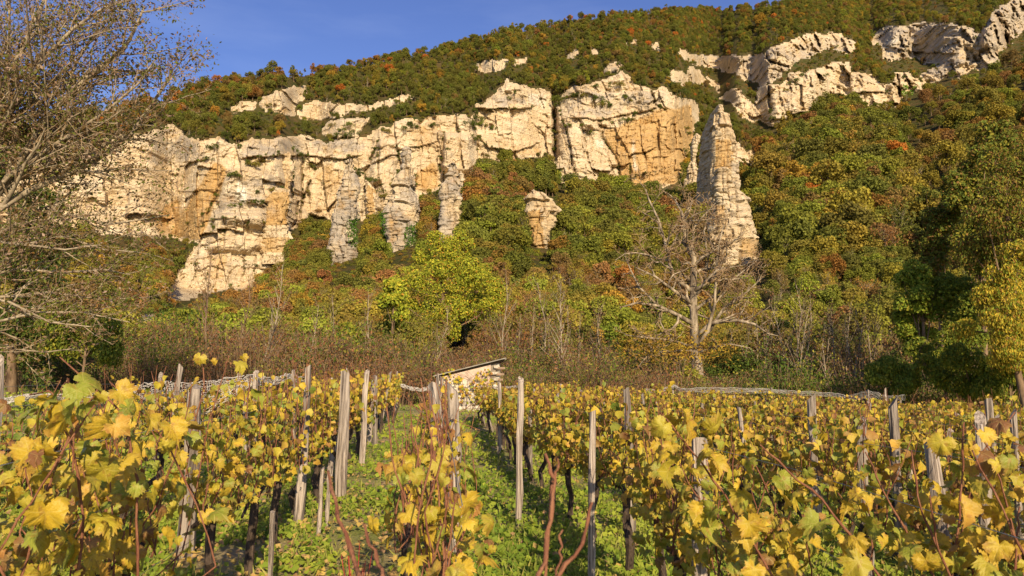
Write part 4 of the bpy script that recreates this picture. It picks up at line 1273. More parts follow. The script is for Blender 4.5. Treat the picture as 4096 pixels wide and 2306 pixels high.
def vine_leaf_places(cane_pts, g, n_, zlo, zhi, out_bias, size):
    res = []
    for _ in range(n_):
        pts = cane_pts[g.integers(len(cane_pts))]
        u = g.random() * (len(pts) - 1)
        i = min(int(u), len(pts) - 2)
        p = pts[i] + (pts[i + 1] - pts[i]) * (u - i)
        if p[2] < zlo or p[2] > zhi:
            continue
        side = g.normal(size=3) * np.array([1, 1, 0.15]) + RNRM * out_bias * g.choice([-1, 1])
        side /= np.linalg.norm(side)
        p2 = p + side * (0.05 + 0.10 * g.random())
        nrm = side * 0.8 + np.array([0, -0.35, 0.55]) + 0.55 * g.normal(size=3)
        tip = np.array([0, 0, -0.9]) + side * 0.5 + 0.35 * g.normal(size=3)
        res.append((p, p2, frame(nrm, tip), size * (0.45 + 0.75 * g.random())))
    return res


def make_vine(base, seed, near, label, wide=1.0, n_canes=8, n_leaf=110, top=1.5, leaf_size=0.05, own_canes=None, zlo=0.42, trunk=True):
    g = np.random.default_rng(seed)
    e = bpy.data.objects.new("grapevine", None)
    COL.objects.link(e)
    e.empty_display_size = 0.2
    e.location = base
    tag(e, label, "grapevine", "grapevines planted in rows")
    # trunk and arms
    t = MB()
    hh = 0.55 + 0.15 * g.random()
    k1, k2 = g.normal(size=3) * 0.06, g.normal(size=3) * 0.05
    head = np.array([k2[0], k2[1], hh])
    if trunk:
        tp = np.array([[0, 0, -0.06], [k1[0] * 0.4, k1[1] * 0.5, 0.12], [k1[0], k1[1], 0.3], [k1[0] * 0.2 + k2[0], k2[1] - k1[1] * 0.4, 0.45], head])
        t.tube(tp, np.array([0.044, 0.034, 0.032, 0.030, 0.036]) * (0.85 + 0.4 * g.random()), 7, rough=0.5)
        arms = []
        for s in (-1, 1):
            a = np.array([head, head + RDIR * s * 0.14 + np.array([0, 0, 0.05]), head + RDIR * s * 0.38 + np.array([0, 0, 0.03 + 0.05 * g.normal()])])
            t.tube(a, [0.026, 0.018, 0.012], 6, rough=0.4)
            arms.append(a)
        link("trunk", t.mesh("trunk", M_BARK_DARK, False), e)
    # canes
    canes = []
    if own_canes is not None:
        for c, r in own_canes:        # every long cane springs from the head of its vine
            c = np.array(c) - base
            canes.append((np.vstack([head, head * 0.45 + c[0] * 0.55 - np.array([0, 0, 0.06]), c]), r))
    else:
        for q in range(n_canes):
            s = g.choice([-1, 1])
            st = head + RDIR * s * 0.42 * g.random() + np.array([0, 0, 0.02])
            ln = (top - hh) * (0.7 + 0.62 * g.random())
            lean = RDIR * 0.22 * g.normal() + RNRM * 0.13 * wide * g.normal()
            pts = [st + (lean * u + np.array([0, 0, 1.0]) * u) * ln + RNRM * 0.06 * math.sin(3 * u + q) + 0.012 * g.normal(size=3) for u in np.linspace(0, 1, 6)]
            canes.append((np.array(pts), 0.0055))
    one = MB()
    for pts, r in canes:
        mb = MB() if near else one
        if near:        # nodes along the cane
            u0, u1 = np.linspace(0, 1, len(pts)), np.linspace(0, 1, 19)
            pts = np.stack([np.interp(u1, u0, pts[:, a_]) for a_ in range(3)], -1)
            pts[1:-1] += 0.0022 * g.normal(size=(17, 3))
            bump = 1 + 0.38 * (np.arange(19) % 3 == 1)
            mb.tube(pts, np.linspace(r, r * 0.55, 19) * 0.8 * bump, 6)
            link("cane", mb.mesh("cane", M_CANE, True), e)
            continue
        mb.tube(pts, np.linspace(r, r * 0.55, len(pts)), 6 if near else 4, rough=0.25 if near else 0)
    if not near and one.n:
        link("canes", one.mesh("canes", M_CANE, False), e)["kind"] = "stuff"
    # leaves
    pl = vine_leaf_places([c for c, _ in canes], g, n_leaf, zlo, top + 0.1, 1.1 * wide, leaf_size)
    if near:
        for p, p2, R, s in pl:
            o = link("leaf", LEAF_HI[g.integers(len(LEAF_HI))], e)
            M = Matrix(R.tolist()).to_4x4()
            o.matrix_basis = Matrix.Translation(Vector(p2)) @ M @ Matrix.Diagonal((s / 0.8, s / 0.8, s / 0.8, 1))
    elif pl:
        mb = MB()
        cj = g.choice(len(LC), len(pl), p=LW)
        for (p, p2, R, s), c in zip(pl, cj):
            v, f = LEAF_XLO[g.integers(8)] if base[1] > 11 else LEAF_LO[g.integers(len(LEAF_LO))]
            mb.add((v * (s / 0.8)) @ R.T + p2, f, LC[c] * (0.8 + 0.4 * g.random()))
        o = link("leaves", mb.mesh("leaves", M_VINE, True), e)
        o["kind"] = "stuff"
    return e


END_Y = 30.0
ROWNAME = {0: "the central row", -1: "the first row left of centre", -2: "the second row left of centre", -3: "the leftmost row"}
for k in range(1, 17):
    ROWNAME[k] = f"the {ORD[k - 1]} row right of centre"


def row_start(k):
    if k >= 1:
        return max(2.3, (ROW0 + ROW_SP * k) / 0.86)
    return {0: 2.6, -1: 2.35, -2: 3.7, -3: 5.6}[k]


vine_n = 0
for k in range(-3, 16):
    y = row_start(k) + 0.1 * rng.random()
    end = {-3: 19.0, -2: 24.0, 0: 25.0, 1: 26.5}.get(k, END_Y - 0.25 * max(0, k - 6))
    i = 0
    while y < end:
        b = row_pt(k, y)
        b[0] += 0.05 * rng.normal()
        nearv = y < (5.4 if abs(k) <= 1 else 5.0)
        nl = 225 if nearv else (200 if y < 12 else 165)
        tp = 1.27 if k >= 1 else 1.42
        if k <= -1:
            nl = int(nl * (0.72 if k == -1 else 0.55 if k == -2 else 0.4))
            tp = {-1: 1.28 if 3.4 < y < 7.5 else 1.42, -2: 1.28, -3: 1.2}[k]
        if k == 0:
            tp, nl = (1.42 if y < 9 else 1.08), (90 if y < 4.4 else (45 if y < 9 else 70))
        lab = f"yellow-leaved grapevine, {ORD[i]} from the camera in {ROWNAME[k]}"
        make_vine(b, 1000 + vine_n, nearv, lab, wide=0.45 if k == 0 else 1.0, n_canes=int(rng.integers(10, 15)), n_leaf=nl, top=tp + 0.12 * rng.normal(), leaf_size=0.048 if y < 12 else 0.056)
        vine_n += 1
        i += 1
        y += 1.05 + 0.12 * rng.normal()
# the vine right below the camera: only its longest canes reach into view
C3 = lambda pts, Y: np.array([at(a, b, Y * s) for a, b, s in pts])
fc = [(C3([(1480, 2420, 0.9), (1415, 2240, 0.97), (1362, 2080, 1.0), (1335, 2000, 1.03), (1312, 1885, 1.06)], 1.25), 0.006), (C3([(1560, 2400, 0.95), (1530, 2290, 1.0), (1490, 2190, 1.02), (1455, 2095, 1.05)], 1.3), 0.0055),
      (C3([(2130, 2420, 0.95), (2175, 2250, 1.0), (2205, 2080, 1.02), (2215, 1930, 1.04), (2180, 1815, 1.05)], 1.2), 0.0058), (C3([(2120, 2420, 0.95), (2230, 2300, 1.0), (2330, 2190, 1.02), (2345, 2110, 1.04), (2368, 2010, 1.05)], 1.2), 0.0052),
      (C3([(2215, 2330, 1.0), (2238, 2220, 1.02), (2252, 2120, 1.03)], 1.2), 0.0035), (C3([(2205, 1945, 1.04), (2226, 1900, 1.05), (2230, 1835, 1.06)], 1.2), 0.0035)]
make_vine(row_pt(0, 1.25), 77, True, "vine at the very front with bare reddish canes pointing up, out of focus", own_canes=fc, n_leaf=0)
tw = []
for q in range(18):
    a0 = row_pt(0, 6.2 + 0.9 * rng.random()) + np.array([0.16 * rng.normal(), 0, 0.55])
    tw.append(([a0 + np.array([0.10 * rng.normal() * u, 0.1 * rng.normal() * u, u * (0.75 + 0.35 * rng.random())]) for u in np.linspace(0, 1, 5)], 0.006))
make_vine(row_pt(0, 6.6), 80, True, "twiggy vine of many upright reddish canes hugging the twin rotten posts", own_canes=tw, n_leaf=22, top=1.5, leaf_size=0.05)
# long arching canes with large leaves at the lower left and right corners
fl = [(C3([(60, 2400, 1.0), (130, 2150, 1.0), (210, 1900, 1.0), (330, 1640, 1.0), (390, 1560, 1.0)], 2.3), 0.006), (C3([(560, 2420, 1), (545, 2100, 1), (545, 1900, 1), (510, 1720, 1), (480, 1640, 1), (240, 1430, 1.0)], 2.6), 0.0062),
      (C3([(300, 2420, 1), (335, 2100, 1), (310, 1900, 1), (270, 1720, 1), (215, 1560, 1), (118, 1580, 1.0)], 2.4), 0.006), (C3([(-60, 2300, 1), (120, 2020, 1), (250, 1800, 1), (380, 1620, 1)], 2.1), 0.005),
      (C3([(880, 2250, 1), (690, 1800, 1), (560, 1650, 1), (440, 1530, 1)], 3.0), 0.005), (C3([(700, 2300, 1), (760, 1750, 1), (815, 1560, 1), (812, 1410, 1.0)], 4.4), 0.006), (C3([(740, 2200, 1), (830, 1700, 1), (900, 1480, 1), (915, 1425, 1.0)], 4.4), 0.006)]
make_vine(row_pt(-1, 2.3), 78, True, "vine with the largest leaves and long red canes in the bottom left corner", own_canes=fl, n_leaf=150, top=1.75, leaf_size=0.052, zlo=0.5)
fr = [(C3([(3150, 2420, 1), (3000, 2150, 1), (2900, 1980, 1), (2760, 1800, 1), (2640, 1650, 1)], 2.5), 0.0055), (C3([(3600, 2420, 1), (3430, 2180, 1), (3290, 2000, 1), (3150, 1880, 1), (3040, 1780, 1.0)], 2.4), 0.006),
      (C3([(3800, 2420, 1), (3825, 2150, 1), (3850, 1900, 1), (3855, 1690, 1)], 2.6), 0.006), (C3([(3780, 2420, 1), (3860, 2060, 1), (3900, 1850, 1), (4060, 1650, 1)], 2.7), 0.005), (C3([(4100, 2300, 1), (4020, 1980, 1), (3950, 1790, 1), (3890, 1700, 1)], 2.6), 0.005)]
make_vine(row_pt(1, 2.45), 79, True, "vine with long slanting red canes and big leaves in the bottom right corner", own_canes=fr, n_leaf=130, top=1.6, leaf_size=0.05, zlo=0.4)

# posts ----------------------------------------------------------------
POST_M = []
for q in range(7):
    g = np.random.default_rng(50 + q)
    mb = MB()
    r0 = 0.042 + 0.012 * g.random()
    n_ = 8
    hs_ = np.linspace(-0.35, 1.0, n_)
    off = np.cumsum(0.006 * g.normal(size=(n_, 2)), 0)
    pts = np.stack([off[:, 0], off[:, 1], hs_], -1)
    mb.tube(pts, r0 * (1.05 - 0.2 * np.clip(hs_, 0, 1)) * (1 + 0.06 * g.normal(size=n_)), 9, rough=0.5)
    v = np.concatenate(mb.v)
    topm = v[:, 2] > 0.98
    v[topm, 2] += 0.5 * v[topm, 0] * g.normal()
    mb.v = [v]
    mb.c = [np.concatenate(mb.c)]
    POST_M.append(mb.mesh("vineyard_post", M_WOOD, False))


def post(p, h, label, lean=(0, 0), fat=1.0):
    o = link("vineyard_post", POST_M[int(rng.integers(7))])
    o.location = p
    o.rotation_euler = (lean[0], lean[1], rng.random() * 6.28)
    o.scale = (fat * 0.9, fat * 0.9, h)
    return tag(o, label, "post", "wooden posts along the vine rows")


def post_px(px, pyt, Y, label, lean=(0, 0), fat=1.0):
    """post whose top shows at a pixel, at distance Y"""
    t_ = at(px, pyt, Y)
    z = float(zg(t_[0], Y))
    h = t_[2] - z
    post((t_[0] - lean[1] * h, Y + lean[0] * h, z), h, label, lean, fat)


post_px(1238, 1466, 8.1, "tall pale post leaning slightly beside the gap left of the middle path", (0, 0.05), 1.1)
post_px(1390, 1494, 9.6, "thick flat-topped pale post at the left edge of the middle path", (0, 0.02), 1.35)
post_px(1467, 1494, 13.0, "slim dark-sided post behind the thick flat-topped one", (0, 0.03))
post_px(1505, 1505, 16.5, "short post half hidden in leaves near the far end of the left row", (0, 0.0))
post_px(688, 1500, 12.6, "bright leaning post standing in front of the drooping net", (0, 0.12), 1.0)
post_px(655, 1512, 13.4, "weathered stump of a post right behind the leaning one", (0, 0.02), 1.3)
post_px(830, 1548, 6.6, "fat broken-topped grey post among the leaves at the left", (0, 0.1), 1.75)
post_px(1028, 1488, 15.0, "post holding up the highest fold of the net", (0, 0.02), 1.25)
post_px(82, 1450, 6.2, "grey post near the left edge with a leaf above it", (0, 0.08), 1.0)
post_px(1772, 1556, 6.9, "left one of the twin rotten posts in the middle of the picture", (0, 0.02), 1.25)
post_px(1812, 1552, 7.0, "right one of the twin rotten posts in the middle of the picture", (0, -0.02), 1.3)
post_px(1765, 1507, 18.5, "pale post in front of the hut's left corner", (0, 0.0), 1.0)
post_px(2000, 1532, 16.0, "pale post in front of the hut's right corner", (0, 0.0), 1.0)
post_px(2063, 1530, 8.6, "white-lit post at the near left side of the right-hand row", (0, -0.03), 0.8)
post_px(2335, 1645, 6.1, "tall sunlit post standing before the big block of yellow leaves", (0, -0.03), 0.78)
post_px(2505, 1556, 8.2, "forked-looking pale post right of the middle", (0, 0.0), 1.2)
post_px(2790, 1762, 4.3, "dark old post buried in leaves in the right foreground", (0, 0.0), 1.2)
post_px(3235, 1600, 8.6, "grey post with diagonal leaf shadows right of centre", (0, 0.0), 1.05)
post_px(3400, 1690, 6.4, "slim bright post leaning left in the right foreground", (0, -0.07), 0.9)
post_px(3608, 1615, 7.2, "cracked brown post between the two leaning ones", (0, 0.03), 1.1)
post_px(3652, 1774, 4.6, "short thick leaning post with a torn top in the right foreground", (0, -0.12), 1.15)
post_px(3885, 1675, 5.8, "knotty brown post near the right edge", (0, -0.04), 1.1)
post_px(3915, 1602, 8.4, "grey post just behind the knotty brown one", (0, -0.06), 1.0)
post_px(4050, 1658, 8.0, "slim post at the right edge", (0, 0.0), 0.9)
placed = [(1238, 8), (1390, 9.6), (2063, 8.6), (2335, 6), (2505, 8.2)]
for k in range(-3, 16):
    y = row_start(k) + (5.5 if k >= -1 else 7.0) + 1.5 * rng.random()
    if k >= 4:
        y = row_start(k) + 2.5 * rng.random()
    end = {-3: 18.0, -2: 22.0}.get(k, END_Y - 0.25 * max(0, k - 6))
    i = 0
    while y < end:
        b = row_pt(k, y) + RNRM * 0.06 * rng.normal()
        if y > (10.5 if k <= 3 else 4.5):
            h = (1.28 if k >= 1 else 1.48) + 0.1 * rng.normal()
            post(b, h, f"weathered post, {ORD[i]} of the farther posts in {ROWNAME[k]}", (0.06 * rng.normal(), 0.10 * rng.normal()), 0.85 + 0.3 * rng.random())
            i += 1
        y += 4.2 + 0.8 * rng.normal()
    # end of the row
    # wires
    mb = MB()
    for zz in (0.62, 1.02, 1.32):
        ys = np.append(np.arange(row_start(k) - 0.4, end, 1.5), end + 0.3)
        pts = np.array([row_pt(k, q) + np.array([0, 0, zz - 0.015 * math.sin(q * 1.3)]) for q in ys])
        mb.tube(pts, 0.0016, 4, c=(0.25, 0.26, 0.26))
    o = link("trellis_wire", mb.mesh("trellis_wire", M_TINT, False))
    tag(o, f"thin grey trellis wires strung along {ROWNAME[k]}", "wire", "trellis wires")
# little stakes beside young trunks
for px, pyt, Y, nm in [(1277, 1880, 7.4, "short grey stake beside the dark trunks left of the path"), (1310, 1868, 8.2, "slim dark stake behind the short grey one"), (1085, 2045, 5.2, "small weathered stake low in the left foreground")]:
    t_ = at(px, pyt, Y)
    z = float(zg(t_[0], Y))
    post((t_[0], Y, z), t_[2] - z, nm, (0, 0.03), 0.45)

# ------------------------------------------------------------------ ground cover between the rows (too many to count)
def ground_points(nq, y0, y1, power=1.7):
    u = rng.random(nq)
    y = (y0 ** (1 - power) + u * (y1 ** (1 - power) - y0 ** (1 - power))) ** (1 / (1 - power))
    x = (rng.random(nq) * 1.56 - 0.78) * (y + 0.6)
    return x, y


gx_, gy_ = ground_points(35000, 1.9, 37.0, 1.5)
greenness = fbm(gx_ / 1.6, gy_ / 1.6, 40.0, 3) + np.where(gx_ - ROW_DX * gy_ > 0.0, 0.42, 0.2) + np.where(gy_ > 16, 0.15, 0)
keepm = greenness > -0.13 + 0.2 * rng.random(len(gx_))
gx_, gy_ = gx_[keepm], gy_[keepm]
nq = len(gx_)
mb = MB()
for kind_ in (0, 1):
    sel = (rng.random(nq) < (0.62 if kind_ == 0 else 0.45))
    sx, sy = gx_[sel], gy_[sel]
    m_ = 7 if kind_ == 0 else 5
    bx_, by_ = np.repeat(sx, m_), np.repeat(sy, m_)
    n_ = len(bx_)
    sp = 0.07 + 0.004 * by_
    ox, oy = rng.normal(size=n_) * sp, rng.normal(size=n_) * sp
    px_, py_ = bx_ + ox, by_ + oy
    base = np.stack([px_, py_, zg(px_, py_)], -1)
    tone = np.clip(0.5 + 0.35 * noise3(px_ / 0.8, py_ / 0.8, 3.0) + 0.25 * rng.normal(size=n_), 0, 1)[:, None]
    if kind_ == 0:      # round clover and mallow leaves on short stalks
        p = base + np.stack([np.zeros(n_), np.zeros(n_), 0.02 + 0.07 * rng.random(n_)], -1)
        col = np.array((0.13, 0.21, 0.02)) * (1 - tone) + np.array((0.37, 0.41, 0.045)) * tone
        leaf_quads(mb, p, 0.6 * rng.normal(size=(n_, 3)) + np.array([0.0, -0.35, 1.0]), (0.015 + 0.016 * rng.random(n_)) * (1 + 0.04 * by_), col, 0.9)
    else:               # grass blades
        hgt = (0.05 + 0.09 * rng.random(n_)) * (1 + 0.01 * by_)
        d = np.stack([0.5 * rng.normal(size=n_), 0.5 * rng.normal(size=n_), np.ones(n_)], -1)
        col = np.array((0.14, 0.21, 0.02)) * (1 - tone) + np.array((0.46, 0.40, 0.10)) * tone
        leaf_quads(mb, base + d * hgt[:, None] * 0.5, rng.normal(size=(n_, 3)) * np.array([1, 1, 0.15]) + np.array([0, -0.6, 0.2]), hgt * 0.6, col, 0.10, d)
tag(link("ground_cover", mb.mesh("ground_cover", M_LEAF, False)), "fresh green clover and grass between the vine rows", kind="stuff")
x, y = ground_points(26000, 1.9, 32.0, 1.5)
keepm = (x - ROW_DX * y < -0.1) | (rng.random(len(x)) < 0.4)
x, y = x[keepm], y[keepm]
mb = MB()
tone = rng.random((len(x), 1))
col = np.array((0.60, 0.42, 0.10)) * tone + np.array((0.42, 0.25, 0.13)) * (1 - tone)
leaf_quads(mb, np.stack([x, y, zg(x, y) + 0.02 + 0.07 * rng.random(len(x))], -1), 0.6 * rng.normal(size=(len(x), 3)) + np.array([0, -0.2, 1.0]), 0.018 + 0.02 * rng.random(len(x)), col, 0.8)
tag(link("fallen_leaves", mb.mesh("fallen_leaves", M_LEAF, False)), "brown fallen leaves scattered on the soil", kind="stuff")
# a red-stemmed weed in the path
mb = MB()
b0 = row_pt(-0.42, 5.6)
for q in range(9):
    a = 6.28 * q / 9 + rng.random()
    ln = 0.2 + 0.2 * rng.random()
    d = np.array([0.55 * math.cos(a), 0.55 * math.sin(a), 1.0])
    mb.tube([b0, b0 + d * ln * 0.4, b0 + np.array([d[0] * 0.6, d[1] * 0.6, 1.0]) * ln], [0.004, 0.0035, 0.002], 4, c=(0.42, 0.05, 0.05))
tag(link("red_stemmed_weed", mb.mesh("red_stemmed_weed", M_TINT, False)), "leafless weed with thin red stems on the grassy middle path", "weed")


# ------------------------------------------------------------------ branching trees
class Branch:
    def __init__(self):
        self.thick, self.twig, self.tips, self.rmin = MB(), MB(), [], 0.0045

    def grow(self, pts, r0, r1, level, maxl, per_m, ang, ratio, bias, wig, mbs=None):
        pts = np.asarray(pts, float)
        big = level <= 1
        (self.thick if big else self.twig).tube(pts, np.linspace(r0, r1, len(pts)), {0: 9, 1: 6, 2: 4}.get(level, 3), cap=level == 0, rough=0.15 if level == 0 else 0)
        seg = np.linalg.norm(np.diff(pts, axis=0), axis=1)
        L = seg.sum()
        if level >= maxl:
            self.tips.append(pts[-1])
            self.tips.append(pts[len(pts) // 2])
            return
        n_ = max(2, int(L * per_m[level] * (0.8 + 0.4 * rng.random())))
        cum = np.concatenate([[0], np.cumsum(seg)]) / L
        for q in range(n_):
            f = (0.22 if level == 0 else 0.12) + (0.98 - (0.22 if level == 0 else 0.12)) * (q + rng.random()) / n_
            p = np.array([np.interp(f, cum, pts[:, a]) for a in range(3)])
            k = min(np.searchsorted(cum, f), len(pts) - 1)
            t = pts[k] - pts[max(0, k - 1)]
            t = t / (np.linalg.norm(t) + 1e-9)
            s = rng.normal(size=3)
            s -= t * s.dot(t)
            s /= np.linalg.norm(s) + 1e-9
            a = math.radians(ang + 14 * rng.normal())
            d = t * math.cos(a) + s * math.sin(a) + bias[level]
            d /= np.linalg.norm(d)
            ln = L * ratio[level] * (0.55 + 0.7 * rng.random()) * (1.15 - 0.65 * f)
            m_ = 6 if level == 0 else (5 if level == 1 else 4)
            cp, cur, dd = [p], p.copy(), d.copy()
            for u in range(m_ - 1):
                dd = dd + wig * rng.normal(size=3) + bias[level] * 0.22
                dd /= np.linalg.norm(dd)
                cur = cur + dd * ln / (m_ - 1)
                cp.append(cur)
            rb = (r0 + (r1 - r0) * f) * (0.55 + 0.15 * rng.random())
            self.grow(cp, max(rb, self.rmin), max(rb * 0.35, self.rmin * 0.7), level + 1, maxl, per_m, ang, ratio, bias, wig)


def tree_thing(name, label, cat, base, br, bark, twig_bark, leaves=None, group=None):
    e = bpy.data.objects.new(name, None)
    COL.objects.link(e)
    e.location = base
    tag(e, label, cat, group)
    off = np.asarray(base, float)
    for nm, mb_, mt in (("trunk", br.thick, bark), ("branches", br.twig, twig_bark)):
        if mb_.n:
            mb_.v = [np.concatenate(mb_.v) - off]
            mb_.c = [np.concatenate(mb_.c)]
            o = link(nm, mb_.mesh(nm, mt, nm == "trunk"), e)
            if nm == "branches":
                o["kind"] = "stuff"
    if leaves is not None and leaves.n:
        leaves.v = [np.concatenate(leaves.v) - off]
        leaves.c = [np.concatenate(leaves.c)]
        link("crown", leaves.mesh("crown", M_LEAF, False), e)
    return e


def tip_leaves(tips, n_, spread, size, cols, weights, aspect=0.6, up=0.4):
    mb = MB()
    tips = np.array(tips)
    k = rng.integers(0, len(tips), n_)
    cols = np.array(cols)
    c = cols[rng.choice(len(cols), n_, p=weights)] * (0.75 + 0.5 * rng.random((n_, 1)))
    leaf_quads(mb, tips[k] + spread * rng.normal(size=(n_, 3)), rng.normal(size=(n_, 3)) + np.array([0, -0.5, up]), size * (0.6 + 0.8 * rng.random(n_)), c, aspect)
    return mb


def limb(pts, Y, dY=0.0):
    n_ = len(pts)
    return np.array([at(a, b, Y + dY * i / max(1, n_ - 1)) for i, (a, b) in enumerate(pts)])


# large half-bare tree on the left edge
br = Branch()
UPB = np.array([0.08, -0.05, 0.18])
OPT = dict(maxl=4, per_m=[2.8, 3.4, 4.4, 4.8], ang=42, ratio=[0.36, 0.45, 0.5, 0.5], bias=[UPB, UPB * 0.8, UPB * 0.3, np.array([0.05, 0, -0.02])], wig=0.16)
LT_Y = 17.0
br.thick.tube(limb([(-420, 1720), (-380, 1500), (-300, 1250), (-210, 1000)], LT_Y), [0.24, 0.2, 0.17, 0.15], 10, rough=0.15)
for pts, r0, dY in [([(-210, 1000), (-80, 860), (0, 763), (127, 572), (185, 477), (339, 318), (493, 201), (535, 127), (578, 26)], 0.11, 0.0), ([(-210, 1000), (-40, 860), (117, 763), (371, 652), (530, 530), (610, 413), (662, 339), (690, 280)], 0.095, 0.8),
                    ([(-210, 1000), (-150, 700), (-60, 480), (60, 250), (150, 60), (230, -120)], 0.10, 0.5), ([(-210, 1000), (-60, 650), (40, 450), (180, 230), (300, 110), (420, 30), (560, -10)], 0.075, -1.2), ([(-300, 1250), (-120, 1120), (60, 1080), (260, 1090), (420, 1080), (520, 1100)], 0.055, 0.6),
                    ([(-300, 1250), (-100, 1180), (40, 1210), (200, 1290), (380, 1310)], 0.045, -0.8), ([(-300, 1250), (-120, 1000), (60, 900), (280, 860), (420, 900), (560, 880), (680, 860)], 0.06, 1.5), ([(-210, 1000), (-80, 960), (100, 980), (260, 1000), (400, 980)], 0.05, -1.0),
                    ([(-300, 1250), (0, 1190), (200, 1170), (400, 1200), (600, 1190)], 0.05, 1.0), ([(-300, 1250), (-60, 1300), (150, 1250), (330, 1250), (520, 1290)], 0.045, -0.4), ([(-300, 1250), (0, 1010), (200, 930), (420, 1000), (560, 1010)], 0.05, 0.2), ([(-210, 1000), (-30, 560), (20, 330), (40, 100), (30, -80)], 0.07, 1.2), ([(-300, 1250), (-160, 1330), (-20, 1390), (180, 1410), (330, 1390)], 0.035, 0.4), ([(-210, 1000), (0, 520), (160, 380), (330, 200), (480, 60)], 0.06, 1.8), ([(-210, 1000), (40, 700), (250, 560), (420, 450), (560, 330), (620, 240)], 0.06, -0.6)]:
    br.grow(limb(pts, LT_Y, dY), r0, r0 * 0.22, 0, **OPT)
lv = tip_leaves(br.tips, 30000, 0.14, 0.042, [(0.24, 0.15, 0.085), (0.16, 0.095, 0.03), (0.14, 0.15, 0.025), (0.36, 0.25, 0.18)], [0.2, 0.32, 0.4, 0.08], 0.5)
LT_TIPS = len(br.tips)
tree_thing("alder_tree", "large half-bare tree with pale curving branches filling the left edge", "tree", limb([(-420, 1720)], LT_Y)[0], br, M_BARK_PALE, M_TWIG, lv)


def leafy(name, label, base, clumps, n_, size, cols, weights, trunk_r, bark=None, aspect=0.6, flat=0.1, droop=False, group=None):
    """tree given by its leaf clumps (px, py, radius px) at distance Y"""
    Y = base[1]
    br = Branch()
    cl = []
    for a, b, r in clumps:
        p = at(a, b, Y)
        p[1] += 0.8 * r * Y / F * rng.normal()
        cl.append((*p, r * Y / F))
    cl = np.array(cl)
    ctr = cl[:, :3].mean(0)
    top = ctr + np.array([0, 0, 0.25 * (cl[:, 2].max() - ctr[2])])
    tp = np.array([base - np.array([0, 0, 0.3]), base + (ctr - base) * 0.35 + 0.15 * rng.normal(size=3), base + (ctr - base) * 0.75, top])
    br.thick.tube(tp, [trunk_r, trunk_r * 0.8, trunk_r * 0.6, trunk_r * 0.25], 8, rough=0.15)
    for c in cl:
        s = base + (top - base) * (0.3 + 0.5 * rng.random())
        br.thick.tube([s, (s + c[:3]) / 2 + np.array([0, 0, -0.1 * c[3]]), c[:3]], [trunk_r * 0.4, trunk_r * 0.22, trunk_r * 0.08], 5, cap=False)
        for q in range(10):
            d = unit(1)[0]
            br.twig.tube([c[:3], c[:3] + d * c[3] * 0.95], [trunk_r * 0.08, 0.006], 3, cap=False)
    mb = MB()
    # each clump is itself made of smaller sprays
    sub = []
    for c in cl:
        for q in range(12):
            d = unit(1)[0]
            sub.append((*(c[:3] + d * c[3] * 0.7 * np.array([1, 1, 0.9])), c[3] * (0.42 + 0.28 * rng.random())))
    pos, nrm, sz = crown_cloud(sub, n_, size, flat)
    cols = np.array(cols)
    c = cols[rng.choice(len(cols), n_, p=weights)] * (0.7 + 0.6 * rng.random((n_, 1)))
    leaf_quads(mb, pos, nrm + np.array([0, -0.25, 0]), sz, c, aspect, (np.array([0, -0.3, -1.0]) * np.ones((n_, 1)) + 0.6 * (pos - ctr) / 3.0) if droop else None)
    return tree_thing(name, label, "tree", base, br, bark or M_BARK_BROWN, bark or M_BARK_BROWN, mb, group)


def foot(px, Y):
    """ground point of column px at distance Y"""
    r, _ = ray(px, 1500)
    x = float(r) * Y
    c = int(np.clip(np.searchsorted(PX, px), 0, NC - 1))
    if Y <= FOOT:
        return np.array([x, Y, float(zg(x, Y))])
    col = YD[:, c]
    k = int(np.argmin(np.abs(col[:ri[c]] - Y)))
    return np.array([x, Y, ZT[k, c] - 0.1])


GREENY = [(0.31, 0.34, 0.027), (0.48, 0.43, 0.038), (0.19, 0.24, 0.022), (0.58, 0.30, 0.04)]
leafy("maple_tree", "leafy yellow-green tree with orange tints standing alone above the hut", foot(1790, 58), [(1790, 1010, 62), (1700, 1020, 52), (1745, 970, 42), (1860, 985, 40), (1640, 1130, 60), (1730, 1130, 75), (1830, 1110, 85), (1920, 1120, 70), (1980, 1160, 50), (1580, 1200, 42), (1660, 1240, 62), (1770, 1230, 80), (1880, 1230, 75), (1970, 1230, 50), (1700, 1310, 55), (1800, 1320, 50), (1600, 1290, 35), (1550, 1230, 25), (1845, 945, 28)],
      34000, 0.085, GREENY, [0.40, 0.34, 0.20, 0.06], 0.2, flat=0.15)
leafy("young_tree", "small green bushy tree at the left foot of the leafy tree", foot(1560, 54), [(1570, 1140, 35), (1590, 1190, 38), (1545, 1210, 30), (1600, 1250, 35)], 2200, 0.15, GREENY, [0.45, 0.25, 0.26, 0.04], 0.09)
OLV = [(0.17, 0.19, 0.025), (0.29, 0.25, 0.03), (0.24, 0.13, 0.035), (0.11, 0.15, 0.02)]
YEL = [(0.55, 0.40, 0.04), (0.38, 0.33, 0.035), (0.20, 0.25, 0.025), (0.40, 0.21, 0.04)]
leafy("chestnut_tree", "tall olive and brown leafy tree at the right edge", foot(4080, 33), [(3960, 790, 75), (4060, 720, 90), (3900, 880, 70), (4000, 900, 95), (4110, 880, 100), (3940, 1000, 75), (4060, 1020, 100), (4150, 1100, 110), (3990, 650, 60), (4110, 600, 80)], 24000, 0.08, OLV, [0.35, 0.28, 0.25, 0.12], 0.2, aspect=0.4, droop=True)
